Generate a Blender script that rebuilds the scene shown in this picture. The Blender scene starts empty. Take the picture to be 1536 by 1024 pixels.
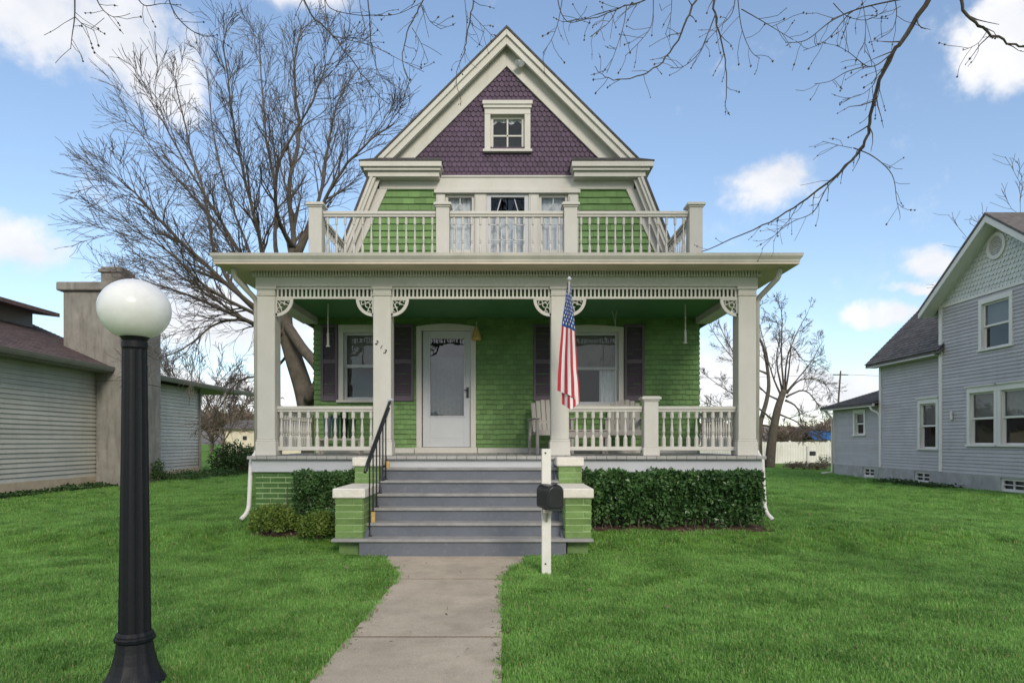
import bpy, bmesh, math, random
from mathutils import Vector, Matrix, noise
R = math.radians
sc = bpy.context.scene
col = sc.collection
EYE = 1.36; HOR = 662.0; VPX = 760.0; FPX = 1024.0
def PX(px, Y): return (px - VPX) * Y / FPX           # survey of the photograph: pixel column -> metres at depth Y
def PZ(py, Y): return EYE + (HOR - py) * Y / FPX
def P3(px, py, Y): return Vector((PX(px, Y), Y, PZ(py, Y)))

# ------------------------------------------------------------------ mesh builder
class Frame:
    def __init__(s, O, U, N, V=(0, 0, 1)):
        s.O, s.U, s.N, s.V = Vector(O), Vector(U), Vector(N), Vector(V)
    def p(s, u, n, v): return s.O + s.U * u + s.N * n + s.V * v

class MB:
    def __init__(s): s.v = []; s.f = []; s.m = []
    def face(s, pts, m=0):
        i = len(s.v); s.v += [tuple(p) for p in pts]; s.f.append(tuple(range(i, i + len(pts)))); s.m.append(m)
    def grid(s, rows, m=0, closed=False):
        i = len(s.v); n = len(rows[0])
        for r in rows: s.v += [tuple(p) for p in r]
        for a in range(len(rows) - 1):
            for b in range(n if closed else n - 1):
                c = (b + 1) % n
                s.f.append((i + a * n + b, i + a * n + c, i + (a + 1) * n + c, i + (a + 1) * n + b)); s.m.append(m)
        return i
    def hexa(s, p, m=0):
        i = len(s.v); s.v += [tuple(q) for q in p]
        for f in ((0, 3, 2, 1), (4, 5, 6, 7), (0, 1, 5, 4), (1, 2, 6, 5), (2, 3, 7, 6), (3, 0, 4, 7)):
            s.f.append(tuple(i + k for k in f)); s.m.append(m)
    def box(s, x0, x1, y0, y1, z0, z1, m=0):
        s.hexa([(x0, y0, z0), (x1, y0, z0), (x1, y1, z0), (x0, y1, z0), (x0, y0, z1), (x1, y0, z1), (x1, y1, z1), (x0, y1, z1)], m)
    def fbox(s, F, u0, u1, n0, n1, v0, v1, m=0):
        s.hexa([F.p(u0, n0, v0), F.p(u1, n0, v0), F.p(u1, n1, v0), F.p(u0, n1, v0), F.p(u0, n0, v1), F.p(u1, n0, v1), F.p(u1, n1, v1), F.p(u0, n1, v1)], m)
    def prism(s, A, B, m=0):
        i = len(s.v); n = len(A); s.v += [tuple(p) for p in A] + [tuple(p) for p in B]
        s.f.append(tuple(range(i, i + n))[::-1]); s.f.append(tuple(range(i + n, i + 2 * n))); s.m += [m, m]
        for k in range(n):
            j = (k + 1) % n; s.f.append((i + k, i + j, i + n + j, i + n + k)); s.m.append(m)
    def fprism(s, F, poly, n0, n1, m=0):
        s.prism([F.p(u, n0, v) for u, v in poly], [F.p(u, n1, v) for u, v in poly], m)
    def tube(s, pts, rad, n=6, m=0, caps=True):
        pts = [Vector(p) for p in pts]
        if not hasattr(rad, '__len__'): rad = [rad] * len(pts)
        t = (pts[1] - pts[0]).normalized()
        a = t.orthogonal().normalized()
        rows = []
        for k, p in enumerate(pts):
            if k < len(pts) - 1: t2 = (pts[k + 1] - p)
            else: t2 = p - pts[k - 1]
            if k > 0 and k < len(pts) - 1: t2 = (pts[k + 1] - pts[k - 1])
            if t2.length > 1e-9: t = t2.normalized()
            a = (a - t * a.dot(t))
            a = a.normalized() if a.length > 1e-6 else t.orthogonal().normalized()
            b = t.cross(a)
            rows.append([p + (a * math.cos(2 * math.pi * j / n) + b * math.sin(2 * math.pi * j / n)) * rad[k] for j in range(n)])
        i = s.grid(rows, m, True)
        if caps and n > 3:
            s.f.append(tuple(i + j for j in range(n))[::-1]); s.m.append(m)
            e = i + (len(rows) - 1) * n; s.f.append(tuple(e + j for j in range(n))); s.m.append(m)
    def lathe(s, c, prof, n=16, m=0, flute=None, rot=0.0):
        rows = []
        for r, z in prof:
            row = []
            for j in range(n):
                a = 2 * math.pi * j / n + rot
                q = r if not flute else r * flute(a, z)
                row.append((c[0] + q * math.cos(a), c[1] + q * math.sin(a), c[2] + z))
            rows.append(row)
        i = s.grid(rows, m, True)
        s.f.append(tuple(i + j for j in range(n))[::-1]); s.m.append(m)
        e = i + (len(rows) - 1) * n; s.f.append(tuple(e + j for j in range(n))); s.m.append(m)
    def build(s, name, mat, parent=None, smooth=False, bevel=0, fix=True, local=False):
        off = Vector((0, 0, 0)); q = parent
        while q is not None: off += q.location; q = q.parent
        if local: off = Vector((0, 0, 0))
        me = bpy.data.meshes.new(name)
        me.from_pydata([(x - off.x, y - off.y, z - off.z) for x, y, z in s.v], [], s.f)
        for mm in (mat if isinstance(mat, (list, tuple)) else [mat]): me.materials.append(mm)
        if any(s.m): me.polygons.foreach_set('material_index', s.m)
        if fix:
            bm = bmesh.new(); bm.from_mesh(me); bmesh.ops.recalc_face_normals(bm, faces=bm.faces[:]); bm.to_mesh(me); bm.free()
        if smooth: me.polygons.foreach_set('use_smooth', [True] * len(me.polygons))
        o = bpy.data.objects.new(name, me); col.objects.link(o); o.parent = parent
        if bevel:
            b = o.modifiers.new('edge', 'BEVEL'); b.width = bevel; b.segments = 1; b.limit_method = 'ANGLE'
        return o

def tag(o, label=None, cat=None, group=None, kind=None):
    if label: o['label'] = label
    if cat: o['category'] = cat
    if group: o['group'] = group
    if kind: o['kind'] = kind
    return o
def empty(name, loc, label, cat, group=None):
    o = bpy.data.objects.new(name, None); col.objects.link(o); o.location = loc; o.empty_display_size = .2
    return tag(o, label, cat, group)
def copy_part(o, loc, parent):
    c = o.copy(); col.objects.link(c); c.location = loc; c.parent = parent; return c
def copy_tree(o, parent=None):
    c = o.copy(); col.objects.link(c); c.parent = parent
    for ch in list(o.children): copy_tree(ch, c)
    return c

# ------------------------------------------------------------------ materials
def new_mat(name):
    m = bpy.data.materials.new(name); m.use_nodes = True
    nt = m.node_tree; nt.nodes.clear()
    out = nt.nodes.new('ShaderNodeOutputMaterial')
    return m, nt, out
def N(nt, t, **kw):
    n = nt.nodes.new(t)
    for k, v in kw.items(): setattr(n, k, v)
    return n
def paint(name, c, rough=.6, var=.12, scale=3.0, bump=.15, bscale=60, stain=0.0, stain_c=(.2, .17, .12), spec=.4, grime=0.0, island=0.0):
    """weathered paint or masonry: broad patchiness, fine grain, optional irregular stains"""
    m, nt, out = new_mat(name); L = nt.links.new
    b = N(nt, 'ShaderNodeBsdfPrincipled'); b.inputs['Roughness'].default_value = rough; b.inputs['Specular IOR Level'].default_value = spec
    tc = N(nt, 'ShaderNodeTexCoord')
    n1 = N(nt, 'ShaderNodeTexNoise'); n1.inputs['Scale'].default_value = scale; n1.inputs['Detail'].default_value = 6; n1.inputs['Roughness'].default_value = .65
    L(tc.outputs['Object'], n1.inputs['Vector'])
    r = N(nt, 'ShaderNodeMapRange'); r.inputs[1].default_value = .3; r.inputs[2].default_value = .7
    r.inputs[3].default_value = 1 - var; r.inputs[4].default_value = 1 + var
    L(n1.outputs['Fac'], r.inputs[0])
    mx = N(nt, 'ShaderNodeMix', data_type='RGBA', blend_type='MULTIPLY'); mx.inputs[0].default_value = 1
    mx.inputs[6].default_value = (*c, 1); L(r.outputs[0], mx.inputs[7])
    colr = mx.outputs[2]
    if island:
        gi_ = N(nt, 'ShaderNodeNewGeometry'); ri = N(nt, 'ShaderNodeMapRange'); ri.inputs[3].default_value = 1 - island; ri.inputs[4].default_value = 1 + island; L(gi_.outputs['Random Per Island'], ri.inputs[0])
        mi = N(nt, 'ShaderNodeMix', data_type='RGBA', blend_type='MULTIPLY'); mi.inputs[0].default_value = 1; L(colr, mi.inputs[6]); L(ri.outputs[0], mi.inputs[7]); colr = mi.outputs[2]
    if stain:
        mp = N(nt, 'ShaderNodeMapping'); mp.inputs['Scale'].default_value = (2.2, 2.2, .35); L(tc.outputs['Object'], mp.inputs[0])
        n3 = N(nt, 'ShaderNodeTexNoise'); n3.inputs['Scale'].default_value = 1.7; n3.inputs['Detail'].default_value = 8; n3.inputs['Roughness'].default_value = .7; n3.inputs['Scale'].default_value = 1.7 if stain < .5 else 2.6
        L(mp.outputs[0], n3.inputs['Vector'])
        r3 = N(nt, 'ShaderNodeMapRange'); r3.inputs[1].default_value = .48; r3.inputs[2].default_value = .68; r3.inputs[4].default_value = stain
        L(n3.outputs['Fac'], r3.inputs[0])
        m3 = N(nt, 'ShaderNodeMix', data_type='RGBA'); L(r3.outputs[0], m3.inputs[0]); L(colr, m3.inputs[6]); m3.inputs[7].default_value = (*stain_c, 1)
        colr = m3.outputs[2]
    if grime:
        n4 = N(nt, 'ShaderNodeTexNoise'); n4.inputs['Scale'].default_value = 14; n4.inputs['Detail'].default_value = 9; n4.inputs['Roughness'].default_value = .75
        L(tc.outputs['Object'], n4.inputs['Vector'])
        r4 = N(nt, 'ShaderNodeMapRange'); r4.inputs[1].default_value = .55; r4.inputs[2].default_value = .75; r4.inputs[4].default_value = grime
        L(n4.outputs['Fac'], r4.inputs[0])
        m4 = N(nt, 'ShaderNodeMix', data_type='RGBA'); L(r4.outputs[0], m4.inputs[0]); L(colr, m4.inputs[6]); m4.inputs[7].default_value = (*stain_c, 1)
        colr = m4.outputs[2]
    L(colr, b.inputs['Base Color'])
    if bump:
        n2 = N(nt, 'ShaderNodeTexNoise'); n2.inputs['Scale'].default_value = bscale; n2.inputs['Detail'].default_value = 4; L(tc.outputs['Object'], n2.inputs['Vector'])
        bp = N(nt, 'ShaderNodeBump'); bp.inputs['Strength'].default_value = bump; bp.inputs['Distance'].default_value = .01
        L(n2.outputs['Fac'], bp.inputs['Height']); L(bp.outputs[0], b.inputs['Normal'])
    L(b.outputs[0], out.inputs[0]); return m
def leafmat(name, c1, c2, trans=.35, scale=1.2, gloss=.35, spread=.3):
    m, nt, out = new_mat(name); L = nt.links.new
    g = N(nt, 'ShaderNodeNewGeometry'); oi = N(nt, 'ShaderNodeObjectInfo')
    n1 = N(nt, 'ShaderNodeTexNoise'); n1.inputs['Scale'].default_value = scale; n1.inputs['Detail'].default_value = 5
    L(g.outputs['Position'], n1.inputs['Vector'])
    a = N(nt, 'ShaderNodeMath', operation='ADD'); L(g.outputs['Random Per Island'], a.inputs[0]); L(oi.outputs['Random'], a.inputs[1])
    k = N(nt, 'ShaderNodeMath', operation='MULTIPLY_ADD'); k.inputs[1].default_value = spread; L(a.outputs[0], k.inputs[0])
    r = N(nt, 'ShaderNodeMapRange'); r.inputs[1].default_value = .3; r.inputs[2].default_value = .7; r.inputs[3].default_value = -.15; r.inputs[4].default_value = .55
    L(n1.outputs['Fac'], r.inputs[0]); L(r.outputs[0], k.inputs[2])
    mx = N(nt, 'ShaderNodeMix', data_type='RGBA'); L(k.outputs[0], mx.inputs[0]); mx.inputs[6].default_value = (*c1, 1); mx.inputs[7].default_value = (*c2, 1)
    b = N(nt, 'ShaderNodeBsdfPrincipled'); b.inputs['Roughness'].default_value = gloss; b.inputs['Specular IOR Level'].default_value = .35
    L(mx.outputs[2], b.inputs['Base Color'])
    t = N(nt, 'ShaderNodeBsdfTranslucent'); L(mx.outputs[2], t.inputs[0])
    s = N(nt, 'ShaderNodeMixShader'); s.inputs[0].default_value = trans; L(b.outputs[0], s.inputs[1]); L(t.outputs[0], s.inputs[2])
    L(s.outputs[0], out.inputs[0]); return m
def glassmat(name, tint=(.75, .8, .82), refl=.1):
    m, nt, out = new_mat(name); L = nt.links.new
    t = N(nt, 'ShaderNodeBsdfTransparent'); t.inputs[0].default_value = (*tint, 1)
    g = N(nt, 'ShaderNodeBsdfGlossy'); g.inputs['Roughness'].default_value = .02; g.inputs[0].default_value = (.95, .97, 1, 1)
    f = N(nt, 'ShaderNodeLayerWeight'); pw = N(nt, 'ShaderNodeMath', operation='POWER'); pw.inputs[1].default_value = 5; L(f.outputs['Facing'], pw.inputs[0])
    a = N(nt, 'ShaderNodeMath', operation='MULTIPLY_ADD'); a.inputs[1].default_value = .9; a.inputs[2].default_value = refl; L(pw.outputs[0], a.inputs[0])
    tc = N(nt, 'ShaderNodeTexCoord'); n2 = N(nt, 'ShaderNodeTexNoise'); n2.inputs['Scale'].default_value = 4; L(tc.outputs['Object'], n2.inputs['Vector'])
    bp = N(nt, 'ShaderNodeBump'); bp.inputs['Strength'].default_value = .04; bp.inputs['Distance'].default_value = .05; L(n2.outputs['Fac'], bp.inputs['Height']); L(bp.outputs[0], g.inputs['Normal'])
    s = N(nt, 'ShaderNodeMixShader'); L(a.outputs[0], s.inputs[0]); L(t.outputs[0], s.inputs[1]); L(g.outputs[0], s.inputs[2])
    L(s.outputs[0], out.inputs[0]); return m

M = {}
M['green'] = paint('green shingle paint', (.150, .262, .098), .68, .16, 2.2, .25, 45, spec=.25, grime=.35, stain_c=(.084, .155, .052), island=.14)
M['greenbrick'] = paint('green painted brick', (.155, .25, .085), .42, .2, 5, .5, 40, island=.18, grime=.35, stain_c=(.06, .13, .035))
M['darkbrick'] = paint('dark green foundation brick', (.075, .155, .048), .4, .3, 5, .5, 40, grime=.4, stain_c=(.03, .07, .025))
M['mortar'] = paint('green painted mortar', (.30, .42, .20), .6, .15, 6, .4, 60)
M['ceil'] = paint('porch ceiling paint', (.075, .21, .085), .55, .1, 3, .1)
M['cream'] = paint('cream trim paint', (.565, .55, .515), .5, .07, 1.6, .12, 50, stain=.18, stain_c=(.40, .36, .28), grime=.16)
M['soffit'] = paint('beaded soffit paint', (.66, .54, .44), .55, .1, 2, .2, 60, stain=.25, stain_c=(.42, .33, .24))
M['white'] = paint('white paint', (.50, .52, .56), .4, .05, 3, .08, 60)
M['cap'] = paint('whitewashed capstone', (.68, .65, .59), .7, .12, 5, .5, 35, grime=.5, stain_c=(.3, .28, .24))
M['purple'] = paint('purple shingle paint', (.072, .041, .080), .55, .18, 3, .25, 50, island=.2)
M['shutter'] = paint('plum shutter paint', (.105, .082, .108), .5, .15, 3, .1, 50)
M['slate'] = paint('blue grey step paint', (.118, .132, .162), .5, .13, 2.5, .2, 40, grime=.45, stain_c=(.28, .27, .26))
M['nosing'] = paint('worn tread edge', (.27, .265, .265), .6, .2, 6, .3, 40, grime=.4, stain_c=(.2, .21, .24))
M['deck'] = paint('porch deck paint', (.36, .355, .345), .55, .15, 3, .2, 50)
M['iron'] = paint('black iron', (.014, .015, .019), .38, .2, 8, .1, 80, spec=.5)
M['lamppost'] = paint('black cast iron', (.0075, .0085, .0125), .5, .2, 8, .15, 60, spec=.3)
M['roof'] = paint('dark asphalt shingle', (.075, .072, .075), .85, .3, 9, .6, 120, island=.25)
M['roofgrey'] = paint('grey asphalt shingle', (.12, .108, .105), .85, .35, 7, .6, 120, island=.22)
M['roofbrown'] = paint('brown asphalt shingle', (.145, .105, .105), .85, .3, 5, .6, 120, island=.2)
M['gutter'] = paint('gutter aluminium', (.52, .50, .46), .45, .1, 3, .08, 40, stain=.25, stain_c=(.3, .28, .24))
M['concrete'] = paint('walk concrete', (.42, .36, .285), .85, .16, 1.6, .4, 90, stain=.35, grime=.4, stain_c=(.22, .18, .14))
m_ = M['concrete']; nt_ = m_.node_tree; L_ = nt_.links.new; pb = [n for n in nt_.nodes if n.type == 'BSDF_PRINCIPLED'][0]
src_ = pb.inputs['Base Color'].links[0].from_socket
tc_ = N(nt_, 'ShaderNodeTexCoord'); wn_ = N(nt_, 'ShaderNodeTexNoise'); wn_.inputs['Scale'].default_value = 3; wn_.inputs['Detail'].default_value = 6; L_(tc_.outputs['Object'], wn_.inputs['Vector'])
ad_ = N(nt_, 'ShaderNodeVectorMath', operation='MULTIPLY_ADD'); ad_.inputs[1].default_value = (.5, .5, .5); L_(wn_.outputs['Color'], ad_.inputs[0]); L_(tc_.outputs['Object'], ad_.inputs[2])
vo_ = N(nt_, 'ShaderNodeTexVoronoi', feature='DISTANCE_TO_EDGE'); vo_.inputs['Scale'].default_value = .42; L_(ad_.outputs[0], vo_.inputs['Vector'])
rr_ = N(nt_, 'ShaderNodeMapRange'); rr_.inputs[1].default_value = .0012; rr_.inputs[2].default_value = .0045; rr_.inputs[3].default_value = .0; rr_.inputs[4].default_value = 0; L_(vo_.outputs['Distance'], rr_.inputs[0])
sp_ = N(nt_, 'ShaderNodeTexNoise'); sp_.inputs['Scale'].default_value = 160; sp_.inputs['Detail'].default_value = 2; L_(tc_.outputs['Object'], sp_.inputs['Vector'])
sr_ = N(nt_, 'ShaderNodeMapRange'); sr_.inputs[1].default_value = .35; sr_.inputs[2].default_value = .65; sr_.inputs[3].default_value = .82; sr_.inputs[4].default_value = 1.16; L_(sp_.outputs['Fac'], sr_.inputs[0])
mu_ = N(nt_, 'ShaderNodeMix', data_type='RGBA', blend_type='MULTIPLY'); mu_.inputs[0].default_value = 1; L_(src_, mu_.inputs[6]); L_(sr_.outputs[0], mu_.inputs[7])
mk_ = N(nt_, 'ShaderNodeMix', data_type='RGBA'); L_(rr_.outputs[0], mk_.inputs[0]); L_(mu_.outputs[2], mk_.inputs[6]); mk_.inputs[7].default_value = (.07, .06, .045, 1); L_(mk_.outputs[2], pb.inputs['Base Color'])
M['soil'] = paint('garden soil', (.085, .055, .035), .95, .4, 12, 1, 40)
M['stucco'] = paint('old stucco', (.25, .24, .22), .9, .2, 2.0, .6, 40, stain=.75, stain_c=(.13, .115, .10), grime=.3)
M['beige'] = paint('beige siding', (.49, .475, .43), .55, .10, 1.2, .1, 50, stain=.15, island=.07)
M['fascia'] = paint('grey brown fascia', (.22, .205, .185), .5, .12, 3, .1)
M['found'] = paint('tan foundation', (.50, .41, .30), .9, .2, 2, .5, 40, grime=.4)
M['grey'] = paint('blue grey siding', (.455, .435, .465), .6, .08, 1.5, .1, 50, island=.06,  stain=.12, stain_c=(.2, .2, .23))
M['trim'] = paint('white house trim', (.72, .70, .68), .45, .05, 2, .08)
M['scale'] = paint('pale scale shingle', (.60, .62, .61), .6, .1, 3, .2)
M['greyblock'] = paint('painted block', (.36, .36, .37), .85, .22, 3, .6, 30, grime=.5, stain_c=(.45, .46, .48))
M['fence'] = paint('white vinyl fence', (.70, .69, .65), .55, .1, 2, .15, stain=.3, stain_c=(.42, .40, .34), grime=.25)
M['bark'] = paint('tree bark', (.105, .09, .073), .95, .3, 5, 1, 18, grime=.4, stain_c=(.06, .05, .042))
M['twig'] = paint('fine twigs', (.10, .084, .078), .9, .25, 2, 0)
M['streetbark'] = paint('dark street tree bark', (.085, .072, .062), .95, .3, 6, .6, 30)
M['straw'] = paint('dry straw', (.36, .31, .15), .8, .2, 4, 0)
M['redtwig'] = paint('red brown brush', (.19, .145, .115), .9, .3, 2, 0)
M['mail'] = paint('black steel box', (.016, .017, .02), .33, .2, 9, .1, 40, spec=.5)
M['wood'] = paint('weathered wood', (.42, .385, .34), .75, .2, 6, .4, 40, grime=.3)
M['chair'] = paint('pale plastic chair', (.37, .35, .33), .6, .08, 4, .1)
M['yellow'] = paint('straw bell', (.52, .36, .13), .7, .25, 30, .4, 80)
M['red'] = paint('flag red', (.46, .035, .055), .8, .08, 10, .05)
M['blue'] = paint('flag blue', (.025, .065, .24), .8, .08, 10, .05)
M['flagwhite'] = paint('flag white', (.74, .72, .74), .8, .04, 10, .05)
M['curtain'] = paint('lace curtain', (.72, .74, .78), .9, .12, 20, .2, 90)
M['blind'] = paint('window blind', (.20, .195, .185), .8, .1, 8, .1)
M['sheer'] = paint('grey sheer', (.42, .42, .43), .9, .15, 12, .2, 90)
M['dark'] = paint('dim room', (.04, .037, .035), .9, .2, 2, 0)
M['glass'] = glassmat('window glass', (.82, .85, .86), .05)
M['doorglass'] = glassmat('storm door glass', (.42, .46, .47), .10)
M['hill'] = paint('bare wooded hill', (.17, .155, .15), 1, .35, .03, 0)
M['bluetarp'] = paint('blue roof', (.03, .13, .36), .5, .2, 2, .1)
M['leafdark'] = leafmat('hedge leaf', (.022, .066, .020), (.11, .215, .066), .15, 5, .3)
M['leafyellow'] = leafmat('spring shrub leaf', (.06, .115, .018), (.25, .34, .065), .3, 6, .5)
M['ivy'] = leafmat('ivy leaf', (.02, .055, .015), (.06, .12, .03), .2, 3, .4)
M['grass'] = leafmat('grass blade', (.048, .150, .018), (.28, .52, .13), .4, 2.0, .36, .46)
M['rednub'] = paint('red shrub leaf', (.25, .03, .04), .8, .3, 9, 0)
m, nt, out = new_mat('opal globe'); L = nt.links.new
b = N(nt, 'ShaderNodeBsdfPrincipled'); b.inputs['Roughness'].default_value = .28
tc = N(nt, 'ShaderNodeTexCoord'); n1 = N(nt, 'ShaderNodeTexNoise'); n1.inputs['Scale'].default_value = 5; n1.inputs['Detail'].default_value = 8; n1.inputs['Roughness'].default_value = .7
L(tc.outputs['Object'], n1.inputs['Vector'])
cr = N(nt, 'ShaderNodeValToRGB'); cr.color_ramp.elements[0].position = .3; cr.color_ramp.elements[0].color = (.76, .75, .75, 1); cr.color_ramp.elements[1].position = .62; cr.color_ramp.elements[1].color = (.90, .90, .91, 1)
L(n1.outputs['Fac'], cr.inputs[0]); L(cr.outputs[0], b.inputs['Base Color']); b.inputs['Subsurface Weight'].default_value = .85; b.inputs['Subsurface Radius'].default_value = (.2, .2, .2); b.inputs['Subsurface Scale'].default_value = 1.0
L(b.outputs[0], out.inputs[0]); M['globe'] = m
# lawn soil with turf colour
m, nt, out = new_mat('turf'); L = nt.links.new
b = N(nt, 'ShaderNodeBsdfPrincipled'); b.inputs['Roughness'].default_value = .95; b.inputs['Specular IOR Level'].default_value = .1
g = N(nt, 'ShaderNodeNewGeometry'); n1 = N(nt, 'ShaderNodeTexNoise'); n1.inputs['Scale'].default_value = .8; n1.inputs['Detail'].default_value = 10; n1.inputs['Roughness'].default_value = .7
L(g.outputs['Position'], n1.inputs['Vector'])
cr = N(nt, 'ShaderNodeValToRGB'); cr.color_ramp.elements[0].position = .3; cr.color_ramp.elements[0].color = (.06, .14, .02, 1); cr.color_ramp.elements[1].position = .7; cr.color_ramp.elements[1].color = (.14, .25, .04, 1)
L(n1.outputs['Fac'], cr.inputs[0]); L(cr.outputs[0], b.inputs['Base Color']); L(b.outputs[0], out.inputs[0]); M['turf'] = m

# ------------------------------------------------------------------ ground
def sstep(a, b, x):
    t = min(1, max(0, (x - a) / (b - a))); return t * t * (3 - 2 * t)
def ground(x, y):
    z = .21 * sstep(8.0, 9.3, y) * (1 - sstep(4.6, 9.5, abs(x))) * (1 - sstep(22, 34, y))
    z += .012 * math.sin(x * 1.7 + y * .6) * math.sin(y * 1.1 - x * .4) * sstep(0.9, 2.0, abs(x + .5))
    return z
def axis(lo, hi, dense):
    s = set()
    for a, b, st in dense:
        k = a
        while k < b: s.add(round(k, 3)); k += st
    return sorted(s | {lo, hi})
xs = axis(-900, 900, [(-14, 14, .35), (-60, -14, 4), (14, 60, 4), (-900, -60, 60), (60, 900, 60)])
ys = axis(-200, 1500, [(-10, 3, 1), (3, 24, .35), (24, 60, 3), (60, 1500, 60), (-200, -10, 20)])
mb = MB(); mb.grid([[(x, y, ground(x, y)) for x in xs] for y in ys])
tag(mb.build('ground', M['turf'], smooth=True, fix=False), kind='structure')

def walk_edge(y):                         # left and right edge of the front walk
    fl = sstep(6.55, 7.95, y)
    fl = fl ** 1.6
    return -1.10 + .03 * (y - 4) / 3 - .33 * fl, -.03 - .02 * (y - 4) / 3 + .27 * fl
mb = MB()
for y0, y1 in ((1.2, 2.70), (2.73, 4.705), (4.735, 6.70), (6.735, 8.1)):
    yy = [y0 + (y1 - y0) * i / 14 for i in range(15)]
    rn = lambda y, s: .012 * noise.noise(Vector((y * 5, s, 0)))
    A = [(walk_edge(y)[0] + rn(y, 1), y) for y in yy] + [(walk_edge(y)[1] + rn(y, 9), y) for y in yy][::-1]
    mb.prism([(x, y, -.08) for x, y in A], [(x, y, .014) for x, y in A])
mb.box(-1.0, -.1, 1.3, 8.0, -.06, .002, 1)
for y in (2.70, 4.705, 6.70): mb.box(walk_edge(y)[0] + .02, walk_edge(y)[1] - .02, y - .001, y + .031 + (.005 if y > 6 else 0), .003, .0115, 1)
tag(mb.build('walkway', [M['concrete'], M['soil']], bevel=.002), kind='structure')
mb = MB()
for (x0, x1, y0, y1) in ((1.02, 3.62, 8.97, 9.56), (-3.36, -2.1, 8.76, 9.56)):
    n = 26; ed = []
    for i in range(n):
        a = 2 * math.pi * i / n; cx, cy = (x0 + x1) / 2, (y0 + y1) / 2
        q = 1 / max(abs(math.cos(a)), abs(math.sin(a))) ** .8
        x, y = cx + math.cos(a) * q * (x1 - x0) / 2, cy + math.sin(a) * q * (y1 - y0) / 2
        ed.append((x, y + .04 * noise.noise(Vector((x * 2, y, 3)))))
    for i in range(n):
        j = (i + 1) % n
        mb.face([(cx, cy, ground(cx, cy) + .03), (ed[i][0], ed[i][1], ground(*ed[i]) + .006), (ed[j][0], ed[j][1], ground(*ed[j]) + .006)])
tag(mb.build('soil_bed', M['soil'], fix=False), kind='structure')

# far hills
mb = MB(); rows = []
for i in range(26):
    t = i / 25; row = []
    for k in range(300):
        a = -.95 + 1.9 * k / 299
        d = 330 + 260 * t
        x = a * d
        prof = 23 + 7 * noise.noise(Vector((a * 3.1, 0, 1))) + 4 * noise.noise(Vector((a * 9, 0, 5))) - 9 * sstep(-.2, .5, a)
        h = prof * sstep(0, .75, t) + 1.6 * noise.noise(Vector((x * .12, d * .12, 0))) * sstep(0, .2, t)
        row.append((x, d, h - .3))
    rows.append(row)
mb.grid(rows); tag(mb.build('hills', M['hill'], fix=False), kind='structure')

# ------------------------------------------------------------------ shingles, siding, brick
def intervals(u0, u1, va, vb, holes):
    segs = [(u0, u1)]
    for (a, b, c, d) in holes:
        if vb <= c + .001 or va >= d - .001: continue
        ns = []
        for s, e in segs:
            if b <= s or a >= e: ns.append((s, e)); continue
            if a > s: ns.append((s, a))
            if b < e: ns.append((b, e))
        segs = ns
    return segs
def courses(v0, v1, pitch, holes):
    vs = []; v = v0
    while v < v1 - 1e-6: vs.append((v, min(v + pitch, v1))); v += pitch
    outv = []
    cuts = sorted({c for h in holes for c in h[2:]})
    for a, b in vs:
        pts = [a] + [c for c in cuts if a + .004 < c < b - .004] + [b]
        for k in range(len(pts) - 1): outv.append((pts[k], pts[k + 1], a, b))
    return outv
def shingle(mb, F, u0, u1, v0, v1, pitch, w, holes=(), limits=None, lift=.014, rnd=None, shape='flat', jit=.004, back=True, m=0):
    """overlapping courses; each shingle its own tilted face with a butt edge"""
    rnd = rnd or random.Random(1); ci = 0; last = None
    for (a, b, ca, cb) in courses(v0, v1, pitch, holes):
        if ca != last: ci += 1; last = ca
        lo, hi = (u0, u1) if limits is None else limits((a + b) / 2)
        if hi - lo < .01: continue
        f0, f1 = (a - ca) / pitch, (b - ca) / pitch
        n0, n1 = lift * (1 - f0), lift * (1 - f1)
        for s, e in intervals(lo, hi, a, b, holes):
            if back:
                mb.face([F.p(s, -.004, a), F.p(e, -.004, a), F.p(e, -.004, b), F.p(s, -.004, b)], m)
            if w is None:
                mb.face([F.p(s, n0, a), F.p(e, n0, a), F.p(e, n1, b), F.p(s, n1, b)], m)
                mb.face([F.p(s, 0, a), F.p(e, 0, a), F.p(e, n0, a), F.p(s, n0, a)], m); continue
            k0 = math.floor(s / w) - 1
            u = k0 * w + (w * .5 if ci % 2 else 0)
            while u < e:
                wd = w if shape != 'flat' else w
                p, q = max(u + .0022, s), min(u + wd - .0022, e); u += wd
                if q - p < .012: continue
                j = rnd.uniform(0, jit); jb = rnd.uniform(-.5, .5) * jit if shape == 'flat' and f0 < .01 else 0
                if shape == 'scale' and f0 < .01:
                    d = min(pitch * .42, (q - p) * .35); c = (p + q) / 2; h = (q - p) / 2
                    pts = [(p, a + d), (c - h * .62, a + d * .25), (c, a - .006), (c + h * .62, a + d * .25), (q, a + d)]
                    nn = [(u_, n0 + .006 + j, v_) for u_, v_ in pts]
                    mb.face([F.p(*z) for z in nn] + [F.p(q, n1 + j * .3, b + d * .9), F.p(p, n1 + j * .3, b + d * .9)], m)
                    for g in range(4):
                        A_, B_ = nn[g], nn[g + 1]
                        mb.face([F.p(*A_), F.p(*B_), F.p(B_[0], 0, B_[2]), F.p(A_[0], 0, A_[2])], m)
                else:
                    mb.face([F.p(p, n0 + j, a + jb), F.p(q, n0 + j, a + jb), F.p(q, n1 + j * .3, b), F.p(p, n1 + j * .3, b)], m)
                    mb.face([F.p(p, 0, a + jb), F.p(q, 0, a + jb), F.p(q, n0 + j, a + jb), F.p(p, n0 + j, a + jb)], m)
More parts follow.
